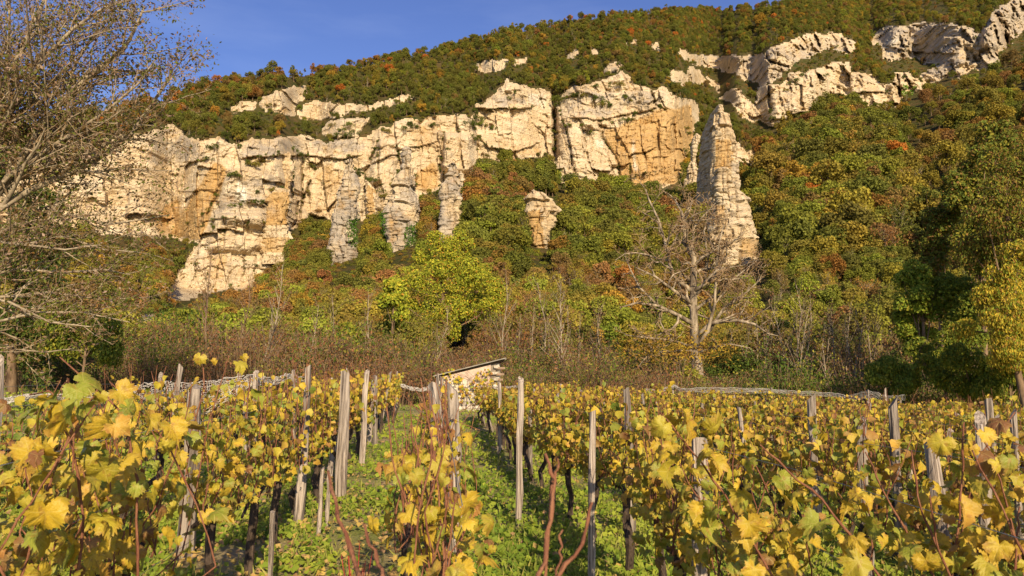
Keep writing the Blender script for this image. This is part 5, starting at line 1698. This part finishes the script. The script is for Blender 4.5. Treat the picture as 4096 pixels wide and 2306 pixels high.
leafy("chestnut_tree", "bright yellow-leaved tree with long drooping leaves low at the right edge", foot(4110, 27), [(4010, 1090, 60), (4080, 1030, 70), (3990, 1200, 75), (4080, 1180, 90), (3940, 1280, 75), (4040, 1310, 95), (4120, 1260, 90), (3880, 1320, 50), (4000, 1420, 80), (4100, 1430, 90)], 24000, 0.07, YEL, [0.36, 0.28, 0.28, 0.08], 0.16, aspect=0.36, droop=True)
leafy("broadleaf_tree", "dense dark green tree between the pale stems and the right edge", foot(3680, 38), [(3640, 1110, 55), (3700, 1180, 75), (3620, 1210, 65), (3760, 1250, 75), (3660, 1300, 70), (3760, 1160, 55), (3720, 1350, 60), (3600, 1130, 40)], 16000, 0.08, [(0.19, 0.25, 0.024), (0.27, 0.32, 0.03), (0.38, 0.34, 0.04)], [0.45, 0.4, 0.15], 0.14)
leafy("broadleaf_tree", "spreading yellow-green tree drooping over the far right corner of the vineyard", foot(3900, 31), [(3800, 1440, 60), (3880, 1470, 70), (3740, 1460, 45), (3960, 1510, 70), (4040, 1540, 80), (3860, 1540, 60), (3930, 1590, 60), (4080, 1600, 60), (3790, 1520, 45)], 20000, 0.07, [(0.17, 0.21, 0.02), (0.34, 0.30, 0.03), (0.11, 0.15, 0.018)], [0.45, 0.3, 0.25], 0.12, aspect=0.45, droop=True)
leafy("broadleaf_tree", "tall olive-green tree rising behind the yellow one at the right edge", foot(3930, 41), [(3870, 700, 60), (3930, 640, 60), (3990, 600, 60), (3850, 800, 65), (3930, 760, 70), (3880, 920, 70), (3960, 880, 70), (3830, 1000, 60), (3900, 1050, 65), (4000, 520, 60)], 15000, 0.10, OLV, [0.4, 0.25, 0.15, 0.2], 0.18)
leafy("broadleaf_tree", "green and brown tree left of the tall olive one on the right", foot(3770, 44), [(3720, 900, 55), (3780, 860, 55), (3740, 990, 60), (3800, 960, 60), (3700, 1060, 50), (3780, 1080, 60)], 9000, 0.10, OLV, [0.35, 0.2, 0.2, 0.25], 0.14)
leafy("ivy_clad_tree", "dark ivy-covered tree behind the pale branches at the left edge", foot(60, 30), [(60, 700, 75), (150, 840, 85), (40, 900, 95), (180, 1000, 95), (60, 1080, 110), (200, 1150, 80), (100, 1250, 110), (20, 1330, 110), (180, 1360, 70), (120, 560, 60), (20, 480, 60), (-60, 1000, 110), (60, 1460, 100), (-40, 700, 90)],
      18000, 0.085, [(0.055, 0.09, 0.014), (0.085, 0.125, 0.018), (0.15, 0.12, 0.026)], [0.5, 0.34, 0.16], 0.2)

for q, (px_, Y_, cl_, lab_) in enumerate([(3560, 33, [(3520, 1500, 45), (3580, 1480, 50), (3640, 1510, 50), (3600, 1550, 45)], "low dark green bush in the shaded corner beyond the right-hand rows"),
                                        (3760, 34, [(3700, 1400, 55), (3770, 1380, 60), (3830, 1360, 60), (3760, 1450, 55)], "bushy green tree in front of the dense dark green one"),
                                        (4040, 29, [(3960, 1480, 60), (4040, 1500, 75), (4110, 1480, 80), (4000, 1570, 60), (4090, 1580, 70)], "full yellow-green bush at the vineyard's right end"),
                                        (3880, 36, [(3850, 1130, 60), (3900, 1060, 55), (3850, 1230, 65), (3930, 1180, 60), (3820, 1300, 55)], "olive leafy tree left of the bright yellow one"),
                                        (330, 29, [(300, 1290, 80), (400, 1330, 70), (260, 1390, 75), (360, 1420, 70), (460, 1410, 55)], "dull green bush under the left bare tree")]):
    leafy("leafy_bush", lab_, foot(px_, Y_), cl_, 10000, 0.07, [(0.18, 0.22, 0.022), (0.33, 0.30, 0.035), (0.12, 0.165, 0.02)], [0.45, 0.25, 0.3], 0.08, aspect=0.5, droop=q % 2 == 0)

M_WALNUT = mat_bark("walnut_bark", (0.07, 0.05, 0.035), (0.46, 0.37, 0.25), 3)
M_WTWIG = mat_bark("walnut_twigs", (0.17, 0.105, 0.055), (0.40, 0.28, 0.16), 3)
# big walnut, almost leafless
br = Branch()
br.rmin = 0.017
WY = 44.0
W = lambda z: [(2048 + a * 0.5297, 768 + b * 0.5297) for a, b in z]
br.thick.tube(np.vstack([foot(2793, WY) - np.array([0, 0, 0.3]), limb([(2790, 1470), (2782, 1400)], WY)]), [0.42, 0.34, 0.3], 10, rough=0.15)
OPTW = dict(maxl=4, per_m=[2.0, 2.7, 3.4, 3.0], ang=52, ratio=[0.44, 0.5, 0.5, 0.5], bias=[np.array([0, 0, 0.12]), np.array([0, 0, 0.10]), np.array([0, 0, 0.05]), np.array([0, 0, 0.03])], wig=0.34)
for z, r0, dY in [([(1385, 1200), (1370, 900), (1370, 700), (1372, 500), (1345, 440), (1300, 380), (1310, 300), (1280, 150), (1230, 60)], 0.26, 0.0), ([(1390, 1180), (1480, 1050), (1530, 850), (1540, 600), (1560, 400), (1600, 250)], 0.13, -1.5), ([(1370, 1000), (1250, 930), (1100, 860), (940, 840), (830, 870)], 0.15, -1.5),
                   ([(1370, 850), (1240, 760), (1080, 640), (930, 570)], 0.14, -2), ([(1372, 760), (1230, 650), (1190, 550), (1180, 470), (1110, 220), (1030, 50), (1010, -20)], 0.15, 0.5), ([(1390, 1100), (1500, 990), (1700, 970), (1830, 1000), (1930, 1070), (2010, 1090)], 0.14, -1.0), ([(1480, 1060), (1600, 880), (1760, 770), (1900, 640)], 0.11, 1.2),
                   ([(1372, 560), (1430, 500), (1520, 450), (1640, 400), (1760, 300)], 0.12, -1.0), ([(1385, 1180), (1200, 1120), (1000, 1100), (850, 1080)], 0.10, -2.0), ([(1385, 1200), (1250, 1200), (1050, 1210), (880, 1240)], 0.08, -1.0), ([(1385, 1230), (1500, 1180), (1650, 1150), (1800, 1180)], 0.09, -1.6), ([(1370, 800), (1450, 700), (1480, 500), (1450, 300), (1480, 180)], 0.11, 1.5),
                   ([(1100, 860), (960, 720), (900, 600), (850, 480)], 0.09, -0.5), ([(1180, 470), (1240, 350), (1300, 200), (1340, 90)], 0.08, 0.5), ([(1370, 900), (1560, 760), (1720, 620), (1850, 520)], 0.1, 2.0)]:
    br.grow(limb(W(z), WY, dY), r0, r0 * 0.2, 0, **OPTW)
lv = tip_leaves(br.tips, 6000, 0.2, 0.055, [(0.30, 0.2, 0.03), (0.19, 0.09, 0.035), (0.24, 0.17, 0.04)], [0.25, 0.5, 0.25], 0.4)
low = tip_leaves([at(a, b, WY - 1.5) for a, b in [(2480 + 11 * q, 1395 + 30 * math.sin(q)) for q in range(40)]], 900, 0.35, 0.11, [(0.40, 0.27, 0.03), (0.30, 0.17, 0.03)], [0.6, 0.4], 0.4)
lv.add(np.concatenate(low.v), np.concatenate(low.f4), np.concatenate(low.c))
tree_thing("walnut_tree", "big spreading walnut with gnarled, almost leafless branches at the vineyard edge", "tree", foot(2793, WY), br, M_WALNUT, M_WTWIG, lv)

# slender bare saplings in front of the brush
SAP = [([(1040, 1480), (1075, 1390), (1100, 1310), (1122, 1180), (1130, 1060)], 41, "leaning white-barked sapling at the left of the brush", 0.07), ([(2247, 1465), (2245, 1370), (2243, 1250), (2240, 1120)], 42, "slender white sapling with an even crown of side branches", 0.075), ([(2180, 1400), (2182, 1290), (2160, 1200), (2150, 1130)], 46, "forked pale sapling left of the slender white one", 0.06),
       ([(2010, 1340), (2030, 1200), (2025, 1110)], 47, "thin pale sapling just right of the leafy tree", 0.045), ([(830, 1470), (822, 1300), (835, 1130), (850, 990)], 40, "dark upright bare tree in front of the rock apron", 0.08), ([(960, 1460), (970, 1330), (1000, 1210), (995, 1100)], 43, "grey bare tree right of the dark upright one", 0.06),
       ([(1750, 1395), (1790, 1310), (1788, 1230)], 45, "bent pale sapling under the leafy tree", 0.04), ([(1235, 1450), (1260, 1330), (1275, 1220)], 44, "thin straight sapling left of the leafy tree", 0.035), ([(1320, 1440), (1335, 1300), (1330, 1190)], 45, "second thin straight sapling left of the leafy tree", 0.035), ([(1480, 1440), (1470, 1290), (1475, 1180)], 47, "grey twiggy sapling close left of the leafy tree", 0.05),
       ([(3190, 1400), (3205, 1250), (3185, 1140)], 44, "pale straight stem right of the walnut", 0.06), ([(3230, 1410), (3245, 1290), (3240, 1180)], 45, "paired pale stem right of the walnut", 0.055), ([(3420, 1480), (3440, 1360), (3455, 1280)], 43, "thin grey stem in the right-hand brush", 0.05), ([(3340, 1460), (3325, 1340), (3310, 1230)], 46, "leaning thin stem in the right-hand brush", 0.045),
       ([(3300, 1470), (3290, 1380), (3300, 1290)], 42, "short pale stem close to the vineyard, right of the walnut", 0.04), ([(3060, 1450), (3075, 1320), (3100, 1230)], 47, "pale stem seen behind the walnut's right branches", 0.05), ([(3480, 1480), (3500, 1300), (3520, 1170)], 48, "tall thin stem left of the dense dark green tree", 0.05), ([(2400, 1430), (2390, 1320), (2410, 1220)], 48, "pale stem left of the walnut", 0.045)]
for q in range(13):
    xb, Yb = 2990 + 42 * q + 12 * rng.normal(), 42 + 7 * rng.random()
    tq, hq = 25 * rng.normal(), 150 + 90 * rng.random()
    SAP.append(([(xb, 1440), (xb + tq * 0.5, 1440 - hq * 0.6), (xb + tq, 1440 - hq)], Yb, f"slim pale stem, {ORD[q]} from left in the thicket right of the walnut", 0.04))
for q in range(7):
    xb, Yb = 2060 + 55 * q + 14 * rng.normal(), 44 + 6 * rng.random()
    tq, hq = 22 * rng.normal(), 140 + 90 * rng.random()
    SAP.append(([(xb, 1430), (xb + tq * 0.5, 1430 - hq * 0.6), (xb + tq, 1430 - hq)], Yb, f"slim pale stem, {ORD[q]} from left in the thicket left of the walnut", 0.035))
for pts, Y, lab, r0 in SAP:
    br = Branch()
    f0 = foot(pts[0][0], Y)
    ax = np.vstack([f0 - np.array([0, 0, 0.2]), limb(pts, Y)])
    ax = ax[np.concatenate([[True], np.diff(ax[:, 2]) > 0])]
    br.grow(ax, r0, 0.012, 0, maxl=3, per_m=[3.2, 3.0, 2.6], ang=38, ratio=[0.26, 0.5, 0.5], bias=[np.array([0, 0, 0.35]), np.array([0, 0, 0.2]), np.array([0, 0, 0.1])], wig=0.1)
    dark = "dark" in lab
    lv = tip_leaves(br.tips, 160, 0.15, 0.07, [(0.2, 0.1, 0.04), (0.22, 0.19, 0.03)], [0.6, 0.4])
    tree_thing("sapling", lab, "sapling", f0, br, M_BARK_BROWN if dark else M_BARK_PALE, M_BARK_BROWN, lv, "slender saplings above the vineyard")

# taller bushes of mixed height and colour in the scrub belt
SC = [("rusty", [(0.36, 0.15, 0.04), (0.27, 0.14, 0.04), (0.24, 0.2, 0.035)]), ("yellow-green", [(0.38, 0.33, 0.035), (0.26, 0.27, 0.03), (0.20, 0.22, 0.025)]), ("dark green", [(0.09, 0.13, 0.018), (0.13, 0.17, 0.022), (0.07, 0.10, 0.015)]), ("olive", [(0.20, 0.17, 0.03), (0.15, 0.15, 0.028), (0.24, 0.17, 0.035)])]
px = 430.0
sq_ = 0
while px < 3560:
    if not 1640 < px < 1960:
        Y_ = 40 + 16 * rng.random()
        nm_, cl_ = SC[int(rng.choice(4, p=[0.3, 0.2, 0.25, 0.25]))]
        f0 = foot(px, Y_)
        fy = float(project(f0)[1])
        hh = 80 + 150 * rng.random() ** 1.5
        cls = [(px + 0.45 * hh * rng.normal() * 0.7, fy - 0.25 * hh - 0.75 * hh * u, hh * (0.26 + 0.14 * rng.random())) for u in np.linspace(0.05, 1.0, 5)]
        side = "left" if px < 1650 else ("middle" if px < 2750 else "right-hand")
        leafy("scrub_bush", f"{nm_} leafy bush, {ORD[sq_]} from left of the tall bushes in the scrub belt", f0, cls, 3000, 0.09, cl_, [0.4, 0.35, 0.25], 0.05, group="tall bushes in the scrub belt")
        sq_ += 1
    px += 75 + 70 * rng.random()

# brambles and thorn bushes along the far edge of the vineyard
def bush_proto(seed, leafn, twigs, cols, weights):
    global rng
    keep, rng = rng, np.random.default_rng(seed)
    tw, lf = MB(), MB()
    tips = []
    for q in range(twigs):
        a = rng.random() * 6.28
        r = 0.9 * math.sqrt(rng.random())
        b = np.array([r * math.cos(a), r * math.sin(a), -0.1])
        out = np.array([math.cos(a), math.sin(a), 0]) * (0.2 + 0.9 * rng.random())
        h = 0.9 + 1.3 * rng.random()
        p1_, p2_ = b + out * 0.3 + np.array([0, 0, h * 0.7]), b + out * 0.8 + np.array([0, 0, h])
        p3_ = b + out * 1.4 + np.array([0, 0, h * (0.6 + 0.5 * rng.random())])
        pts = np.array([b, p1_, p2_, p3_]) + 0.06 * rng.normal(size=(4, 3))
        tw.tube(pts, [0.014, 0.010, 0.008, 0.004], 3, c=(1, 1, 1), cap=False)
        tips += list(pts[1:]) + [(pts[1] + pts[2]) / 2, (pts[2] + pts[3]) / 2]
    tips = np.array(tips)
    k = rng.integers(0, len(tips), leafn)
    cols = np.array(cols)
    c = cols[rng.choice(len(cols), leafn, p=weights)] * (0.65 + 0.7 * rng.random((leafn, 1)))
    leaf_quads(lf, tips[k] + 0.16 * rng.normal(size=(leafn, 3)), rng.normal(size=(leafn, 3)) + np.array([0, -0.4, 0.5]), 0.035 + 0.035 * rng.random(leafn), c, 0.65)
    rng = keep
    return tw.mesh("stems", M_BARK_BROWN, False), lf.mesh("foliage", M_LEAF, False)


RED = [(0.25, 0.11, 0.048), (0.30, 0.145, 0.055), (0.22, 0.145, 0.05), (0.24, 0.21, 0.04)]
GRN = [(0.08, 0.13, 0.017), (0.14, 0.18, 0.022), (0.22, 0.16, 0.035), (0.30, 0.26, 0.035)]
BUSH = [("reddish bramble", bush_proto(301, 900, 70, RED, [0.4, 0.2, 0.25, 0.15])), ("russet thornbush", bush_proto(302, 700, 90, RED, [0.25, 0.3, 0.3, 0.15])), ("dark green bramble", bush_proto(303, 1200, 50, GRN, [0.5, 0.3, 0.1, 0.1])), ("olive thornbush", bush_proto(304, 900, 60, GRN, [0.2, 0.3, 0.3, 0.2]))]
bn = 0
blabs = {}
for Y, step, sc0 in [(35.2, 95, 0.95), (37.5, 100, 1.05), (41, 100, 1.1), (45.5, 105, 1.25), (51, 120, 1.4)]:
    px = -30 + 60 * rng.random()
    while px < 4130:
        if not (1700 < px < 2070 and Y < 36.5):
            b = foot(px, Y + 0.8 * rng.normal())
            green = 0.75 if (px > 3000 or 1950 < px < 2450 and Y < 40) else (0.6 if px < 450 else 0.25)
            kd = int(rng.choice([0, 1, 2, 3], p=[(1 - green) * 0.55, (1 - green) * 0.45, green * 0.5, green * 0.5]))
            e = bpy.data.objects.new("bramble_bush", None)
            COL.objects.link(e)
            e.location = b
            e.rotation_euler = (0, 0, rng.random() * 6.28)
            s = sc0 * (0.75 + 0.5 * rng.random())
            e.scale = (s, s, s * (0.75 + 0.9 * rng.random() ** 2))
            where = ("the left tree" if px < 500 else "the leaning white sapling" if px < 1150 else "the gap in the left rows" if px < 1600 else "the stone hut" if px < 2120 else "the slender white sapling" if px < 2500 else "the walnut trunk" if px < 3050 else "the pale stems" if px < 3450 else "the dark green tree" if px < 3800 else "the right edge")
            dep = {35.2: "nearest the vineyard by", 37.5: "just behind the vineyard by", 41: "a little way behind", 45.5: "farther back beyond", 51: "high on the bank beyond"}[Y]
            blabs.setdefault(f"{BUSH[kd][0]} {dep} {where}", []).append((px, e))
            link("stems", BUSH[kd][1][0], e)
            link("foliage", BUSH[kd][1][1], e)
        px += step * (0.7 + 0.6 * rng.random())
for lab, it in blabs.items():
    it.sort(key=lambda q: q[0])
    for k, (px, e) in enumerate(it):
        tag(e, lab + ("" if len(it) == 1 else f", {ORD[k]} from left"), "bush", "bramble bushes behind the vineyard")

# ------------------------------------------------------------------ ivy on the pillars
def ivy(V, poly, n_, cols, label, size=0.16):
    pts = V.reshape(-1, 3)
    px, py = project(pts)
    front = pts[:, 1] < np.median(pts[:, 1]) + 1.5
    s = np.nonzero(inside(px, py, poly) & front)[0]
    if not len(s):
        return
    k = s[rng.integers(0, len(s), n_)]
    mb = MB()
    c = np.array(cols)[rng.integers(0, len(cols), n_)] * (0.75 + 0.5 * rng.random((n_, 1)))
    leaf_quads(mb, pts[k] + np.array([0, -0.35, 0]) + 0.28 * rng.normal(size=(n_, 3)), 0.5 * rng.normal(size=(n_, 3)) + np.array([0, -1.0, 0.4]), size * (0.7 + 0.6 * rng.random(n_)), c, 0.85)
    tag(link("ivy", mb.mesh("ivy", M_LEAF, False)), label, "ivy", "ivy patches on the rocks")


IVC = [(0.065, 0.15, 0.012), (0.10, 0.20, 0.015), (0.05, 0.11, 0.01)]
ivy(V_P1, [(1392, 885), (1435, 870), (1436, 1000), (1418, 1002), (1395, 960)], 900, IVC, "green ivy curtain on the right side of the leftmost grey pillar")
ivy(V_P2, [(1622, 905), (1690, 890), (1690, 990), (1615, 990)], 1200, IVC, "bright ivy patch at the lower right of the broadest pillar")
ivy(V_P2, [(1520, 860), (1540, 850), (1545, 980), (1515, 980)], 500, IVC, "thin ivy strip down the left edge of the broadest pillar")
ivy(V_P5, [(2215, 680), (2245, 680), (2250, 760), (2215, 760)], 300, [(0.16, 0.26, 0.02), (0.10, 0.2, 0.015)], "pale green ivy at the foot of the small white spike")
cr_pts, _ = terrain(np.repeat(np.arange(3600, 3665, 3.0), 22), np.tile(np.arange(335, 400, 3.0), 22)[:484])
pxs, pys = project(cr_pts)
sel = inside(pxs, pys, [(3604, 385), (3612, 340), (3640, 350), (3665, 345), (3650, 380), (3625, 392)])
if sel.any():
    ivy(np.vstack([cr_pts[sel]]), [(3500, 300), (3750, 300), (3750, 420), (3500, 420)], 420, [(0.16, 0.28, 0.02), (0.1, 0.2, 0.015)], "vivid green creeper below the top-right cliff", 0.3)

# ------------------------------------------------------------------ stone hut
HY = 33.0
hz = float(zg(at(1870, 1600, HY)[0], HY))
hx0, hx1 = at(1762, 1600, HY)[0], at(1988, 1600, HY)[0]
hw = hx1 - hx0
zl, zr = at(1762, 1502, HY)[2], at(1988, 1446, HY)[2]
hut = bpy.data.objects.new("stone_hut", None)
COL.objects.link(hut)
hut.location = (hx0, HY, hz)
tag(hut, "small ruined stone hut with a slanting roof at the end of the central row", "hut")
zl, zr = zl - hz, zr - hz
mb = MB()
D = 2.3
core = np.array([(0.05, 0.10, -0.2), (hw - 0.05, 0.10, -0.2), (hw - 0.05, D, -0.2), (0.05, D, -0.2), (0.05, 0.10, zl - 0.03), (hw - 0.05, 0.10, zr - 0.03), (hw - 0.05, D, zr - 0.03), (0.05, D, zl - 0.03)])
mb.add(core, [(0, 3, 2, 1), (4, 5, 6, 7), (0, 1, 5, 4), (1, 2, 6, 5), (2, 3, 7, 6), (3, 0, 4, 7)], (0.30, 0.25, 0.19))
link("wall", mb.mesh("wall", M_TINT, False), hut)
SM = []
for q in range(9):
    g = np.random.default_rng(400 + q)
    a = np.array([[sx * 0.5, sy * 0.5, sz * 0.5] for sz in (-1, 1) for sx, sy in ((-1, -1), (1, -1), (1, 1), (-1, 1))]) * (1 + 0.1 * g.normal(size=(8, 3)))
    mid = a * np.array([1.06, 1.12, 0.82])
    vv = np.vstack([a[:4] * np.array([0.88, 0.86, 1]), mid[:4], mid[4:], a[4:] * np.array([0.88, 0.86, 1])])
    fs = [(3, 2, 1, 0), (12, 13, 14, 15)]
    for r_ in range(3):
        for j in range(4):
            fs.append((r_ * 4 + j, r_ * 4 + (j + 1) % 4, r_ * 4 + 4 + (j + 1) % 4, r_ * 4 + 4 + j))
    tone = 0.75 + 0.4 * g.random()
    SM.append(mesh_from("stone", vv, [np.array(fs)], {"tint": np.tile(np.array((0.66, 0.58, 0.46)) * tone, (16, 1))}, False, M_TINT))
z = -0.05
rowi = 0
while z < zr - 0.1:
    hgt = 0.10 + 0.06 * rng.random()
    x = -0.02 - 0.1 * rng.random()
    while x < hw - 0.06:
        wd = min(0.2 + 0.22 * rng.random(), hw + 0.03 - x)
        roofz = zl + (zr - zl) * np.clip((x + wd / 2) / hw, 0, 1)
        plaster = (x > 0.62 * hw and z > 0.95) or z > 1.25
        quoin = x > hw - 0.42 and rowi % 2 == 0
        if z + hgt < roofz - 0.02 and (not plaster or quoin):
            o = link("stone", SM[int(rng.integers(9))], hut)
            o.location = (x + wd / 2, 0.06 + 0.02 * rng.normal(), z + hgt / 2)
            o.scale = (wd * 0.97, 0.24, hgt * 0.97)
            o.rotation_euler = (0, 0.03 * rng.normal(), 0.05 * rng.normal())
        x += wd
    # right flank
    yq = 0.2
    while yq < D and z + hgt < zr - 0.02:
        wd = 0.25 + 0.2 * rng.random()
        o = link("stone", SM[int(rng.integers(9))], hut)
        o.location = (hw - 0.02, yq + wd / 2, z + hgt / 2)
        o.scale = (0.22, wd * 0.97, hgt * 0.97)
        yq += wd
    z += hgt
    rowi += 1
mb = MB()
pz0, pz1 = 1.2, 0.9
mb.add(np.array([(0.1, -0.03, 1.22), (0.62 * hw, -0.035, 1.2), (0.62 * hw, -0.035, 0.95), (hw - 0.3, -0.03, 0.93), (hw - 0.28, -0.03, zr - 0.16), (0.1, -0.03, zl - 0.06)]), np.array([(0, 1, 4), (1, 2, 4), (2, 3, 4), (0, 4, 5)]), (0.62, 0.47, 0.36))
v = np.concatenate(mb.v)
back = v + np.array([0, 0.12, 0])
mb.add(np.vstack([v, back]), np.array([(i, (i + 1) % 6, (i + 1) % 6 + 6, i + 6) for i in range(6)]), (0.5, 0.4, 0.3))
link("plaster", mb.mesh("plaster", M_TINT, False), hut)
# roof: thin boards on rafters, tilted, edge towards the camera
sl = (zr - zl) / hw
nb = 7
for q in range(nb):
    mb = MB()
    y0, y1 = -0.28 + q * (D + 0.5) / nb, -0.28 + (q + 0.96) * (D + 0.5) / nb
    xa, xb = -0.28 - 0.05 * rng.random(), hw + 0.34 + 0.08 * rng.random()
    zz = lambda x: zl + sl * x + 0.03
    th = 0.035
    vv = np.array([(xa, y0, zz(xa)), (xb, y0, zz(xb)), (xb, y1, zz(xb)), (xa, y1, zz(xa)), (xa, y0, zz(xa) + th), (xb, y0, zz(xb) + th), (xb, y1, zz(xb) + th), (xa, y1, zz(xa) + th)])
    vv[:, 2] += 0.012 * rng.normal()
    mb.add(vv, [(0, 3, 2, 1), (4, 5, 6, 7), (0, 1, 5, 4), (1, 2, 6, 5), (2, 3, 7, 6), (3, 0, 4, 7)], np.array((0.34, 0.31, 0.25)) * (0.85 + 0.3 * rng.random()))
    link("roof_board", mb.mesh("roof_board", M_TINT, False), hut)
for q, (a, b) in enumerate([(0.0, 0.1), (1.0, 1.1), (2.0, 2.1)]):
    mb = MB()
    vv = np.array([(-0.25, a, zl - sl * 0.25 - 0.07), (hw + 0.3, a, zr + sl * 0.3 - 0.07), (hw + 0.3, b, zr + sl * 0.3 - 0.07), (-0.25, b, zl - sl * 0.25 - 0.07)])
    mb.add(np.vstack([vv, vv + np.array([0, 0, 0.09])]), [(0, 3, 2, 1), (4, 5, 6, 7), (0, 1, 5, 4), (1, 2, 6, 5), (2, 3, 7, 6), (3, 0, 4, 7)], (0.12, 0.085, 0.055))
    link("rafter", mb.mesh("rafter", M_TINT, False), hut)
for q, zz_ in enumerate((zr - 0.35, zr - 0.62, zr - 0.85)):
    mb = MB()
    mb.box((hw - 0.05, -0.02, zz_), (hw + 0.36 - 0.05 * q, 0.3, zz_ + 0.09), (0.36, 0.25, 0.17))
    link("lintel", mb.mesh("lintel", M_TINT, False), hut)
# yellow creeper over the hut's front
mb = MB()
n_ = 150
cx_, cz_ = rng.random(n_) * hw * 0.95, 0.5 + rng.random(n_) * 1.1
col = LC[rng.choice(len(LC), n_, p=LW)] * 0.95
leaf_quads(mb, np.stack([hx0 + cx_, np.full(n_, HY - 0.2) - 0.12 * rng.random(n_), hz + cz_ + 0.25 * np.sin(cx_ * 4)], -1), rng.normal(size=(n_, 3)) * 0.5 + np.array([0, -1, 0.4]), 0.055 + 0.035 * rng.random(n_), col, 0.85)
for q in range(16):
    x0_ = hx0 + hw * rng.random()
    pts = [np.array([x0_ + 0.35 * u * rng.normal(), HY - 0.2, hz + 0.1 + 1.6 * u + 0.1 * rng.normal()]) for u in np.linspace(0, 1, 6)]
    mb.tube(pts, 0.006, 4, c=(0.2, 0.1, 0.06), cap=False)
tag(link("creeper", mb.mesh("creeper", M_LEAF, False)), "yellow creeper climbing the front of the stone hut", "creeper")

# ------------------------------------------------------------------ bird netting
M_NET = mat_simple_tint("net_cord", 0.8, None, 0.2)


def net(top, bottom, Y0, label, nh=14, nv=60, r=0.0035):
    """cords between two chains of (px, py, Y)"""
    t_, b_ = np.array(top, float), np.array(bottom, float)
    u = np.linspace(0, 1, nv)
    ti = np.array([[np.interp(q, np.linspace(0, 1, len(t_)), t_[:, a]) for a in range(3)] for q in u])
    bi = np.array([[np.interp(q, np.linspace(0, 1, len(b_)), b_[:, a]) for a in range(3)] for q in u])
    A = np.array([at(*q) for q in ti])
    B = np.array([at(*q) for q in bi])
    A[1:-1, 2] += 0.012 * rng.normal(size=nv - 2)
    mb = MB()
    for k in range(nh):
        f = k / (nh - 1)
        pts = A * (1 - f) + B * f
        pts = pts + np.array([0, 1, 0]) * (0.10 * np.sin(u * 19 + 3 * f))[:, None] + 0.012 * rng.normal(size=pts.shape)
        mb.tube(pts, r * (1.8 if k == 0 else 1.0), 3, c=(0.56, 0.51, 0.43), cap=False)
    for i in range(0, nv, 1):
        f = np.linspace(0, 1, 5)[:, None]
        j = min(nv - 1, i + (1 if i % 2 else 0))
        mb.tube(A[i] * (1 - f) + B[j] * f, r * 0.6, 3, c=(0.5, 0.46, 0.4), cap=False)
    tag(link("bird_net", mb.mesh("bird_net", M_NET, False)), label, "net", "bird nets hung on the posts")


net([(-60, 1600, 12.2), (60, 1588, 12.6), (150, 1576, 13), (300, 1578, 13.3), (430, 1572, 13.6), (520, 1545, 13.9), (655, 1528, 14.2), (700, 1532, 14.5), (830, 1530, 14.8), (900, 1518, 15), (1028, 1500, 15.3)],
    [(-60, 1625, 12.2), (60, 1612, 12.6), (150, 1590, 13), (300, 1620, 13.3), (430, 1600, 13.6), (560, 1590, 13.9), (655, 1640, 14.2), (730, 1668, 14.5), (830, 1655, 14.8), (930, 1590, 15), (1028, 1530, 15.3)], 14, "grey net drooping from the posts at the left", 16, 90, 0.006)
net([(1028, 1500, 15.3), (1080, 1515, 16), (1160, 1498, 17), (1230, 1515, 18)], [(1028, 1540, 15.3), (1080, 1548, 16), (1160, 1520, 17), (1230, 1530, 18)], 16, "bunched grey net right of the tallest net post", 14, 30, 0.006)
net([(1600, 1534, 29), (1640, 1548, 29), (1680, 1556, 29), (1735, 1545, 29)], [(1600, 1546, 29), (1640, 1560, 29), (1680, 1567, 29), (1735, 1556, 29)], 29, "rolled net sagging across the far end of the middle path", 12, 24, 0.006)
net([(2580, 1556, 29), (2640, 1560, 29), (2695, 1540, 29), (2720, 1556, 29), (2860, 1552, 29.3), (3080, 1556, 29.5), (3180, 1566, 29.5), (3330, 1572, 29.5), (3400, 1584, 29), (3473, 1563, 28.5), (3540, 1586, 28), (3620, 1580, 27.5)],
    [(2580, 1568, 29), (2640, 1570, 29), (2695, 1549, 29), (2720, 1565, 29), (2860, 1574, 29.3), (3080, 1572, 29.5), (3180, 1580, 29.5), (3330, 1588, 29.5), (3400, 1600, 29), (3473, 1596, 28.5), (3540, 1606, 28), (3620, 1600, 27.5)], 29, "pale net stretched along the far end of the right-hand rows", 9, 90, 0.005)
net([(1920, 1545, 28), (2000, 1548, 28), (2080, 1545, 28)], [(1920, 1552, 28), (2000, 1556, 28), (2080, 1552, 28)], 28, "short rolled net in front of the hut", 8, 16, 0.006)
for px, pyt, Y, nm in [(3085, 1552, 29.5, "far net post with a rounded top right of the walnut"), (3473, 1560, 28.5, "far net post carrying the peak of the pale net"), (3540, 1558, 28, "thin far net post right of the net's peak"), (2690, 1538, 29.2, "dark far post where the pale net begins")]:
    t_ = at(px, pyt, Y)
    z = float(zg(t_[0], Y))
    post((t_[0], Y, z), t_[2] - z, nm, (0, 0.0), 0.9)
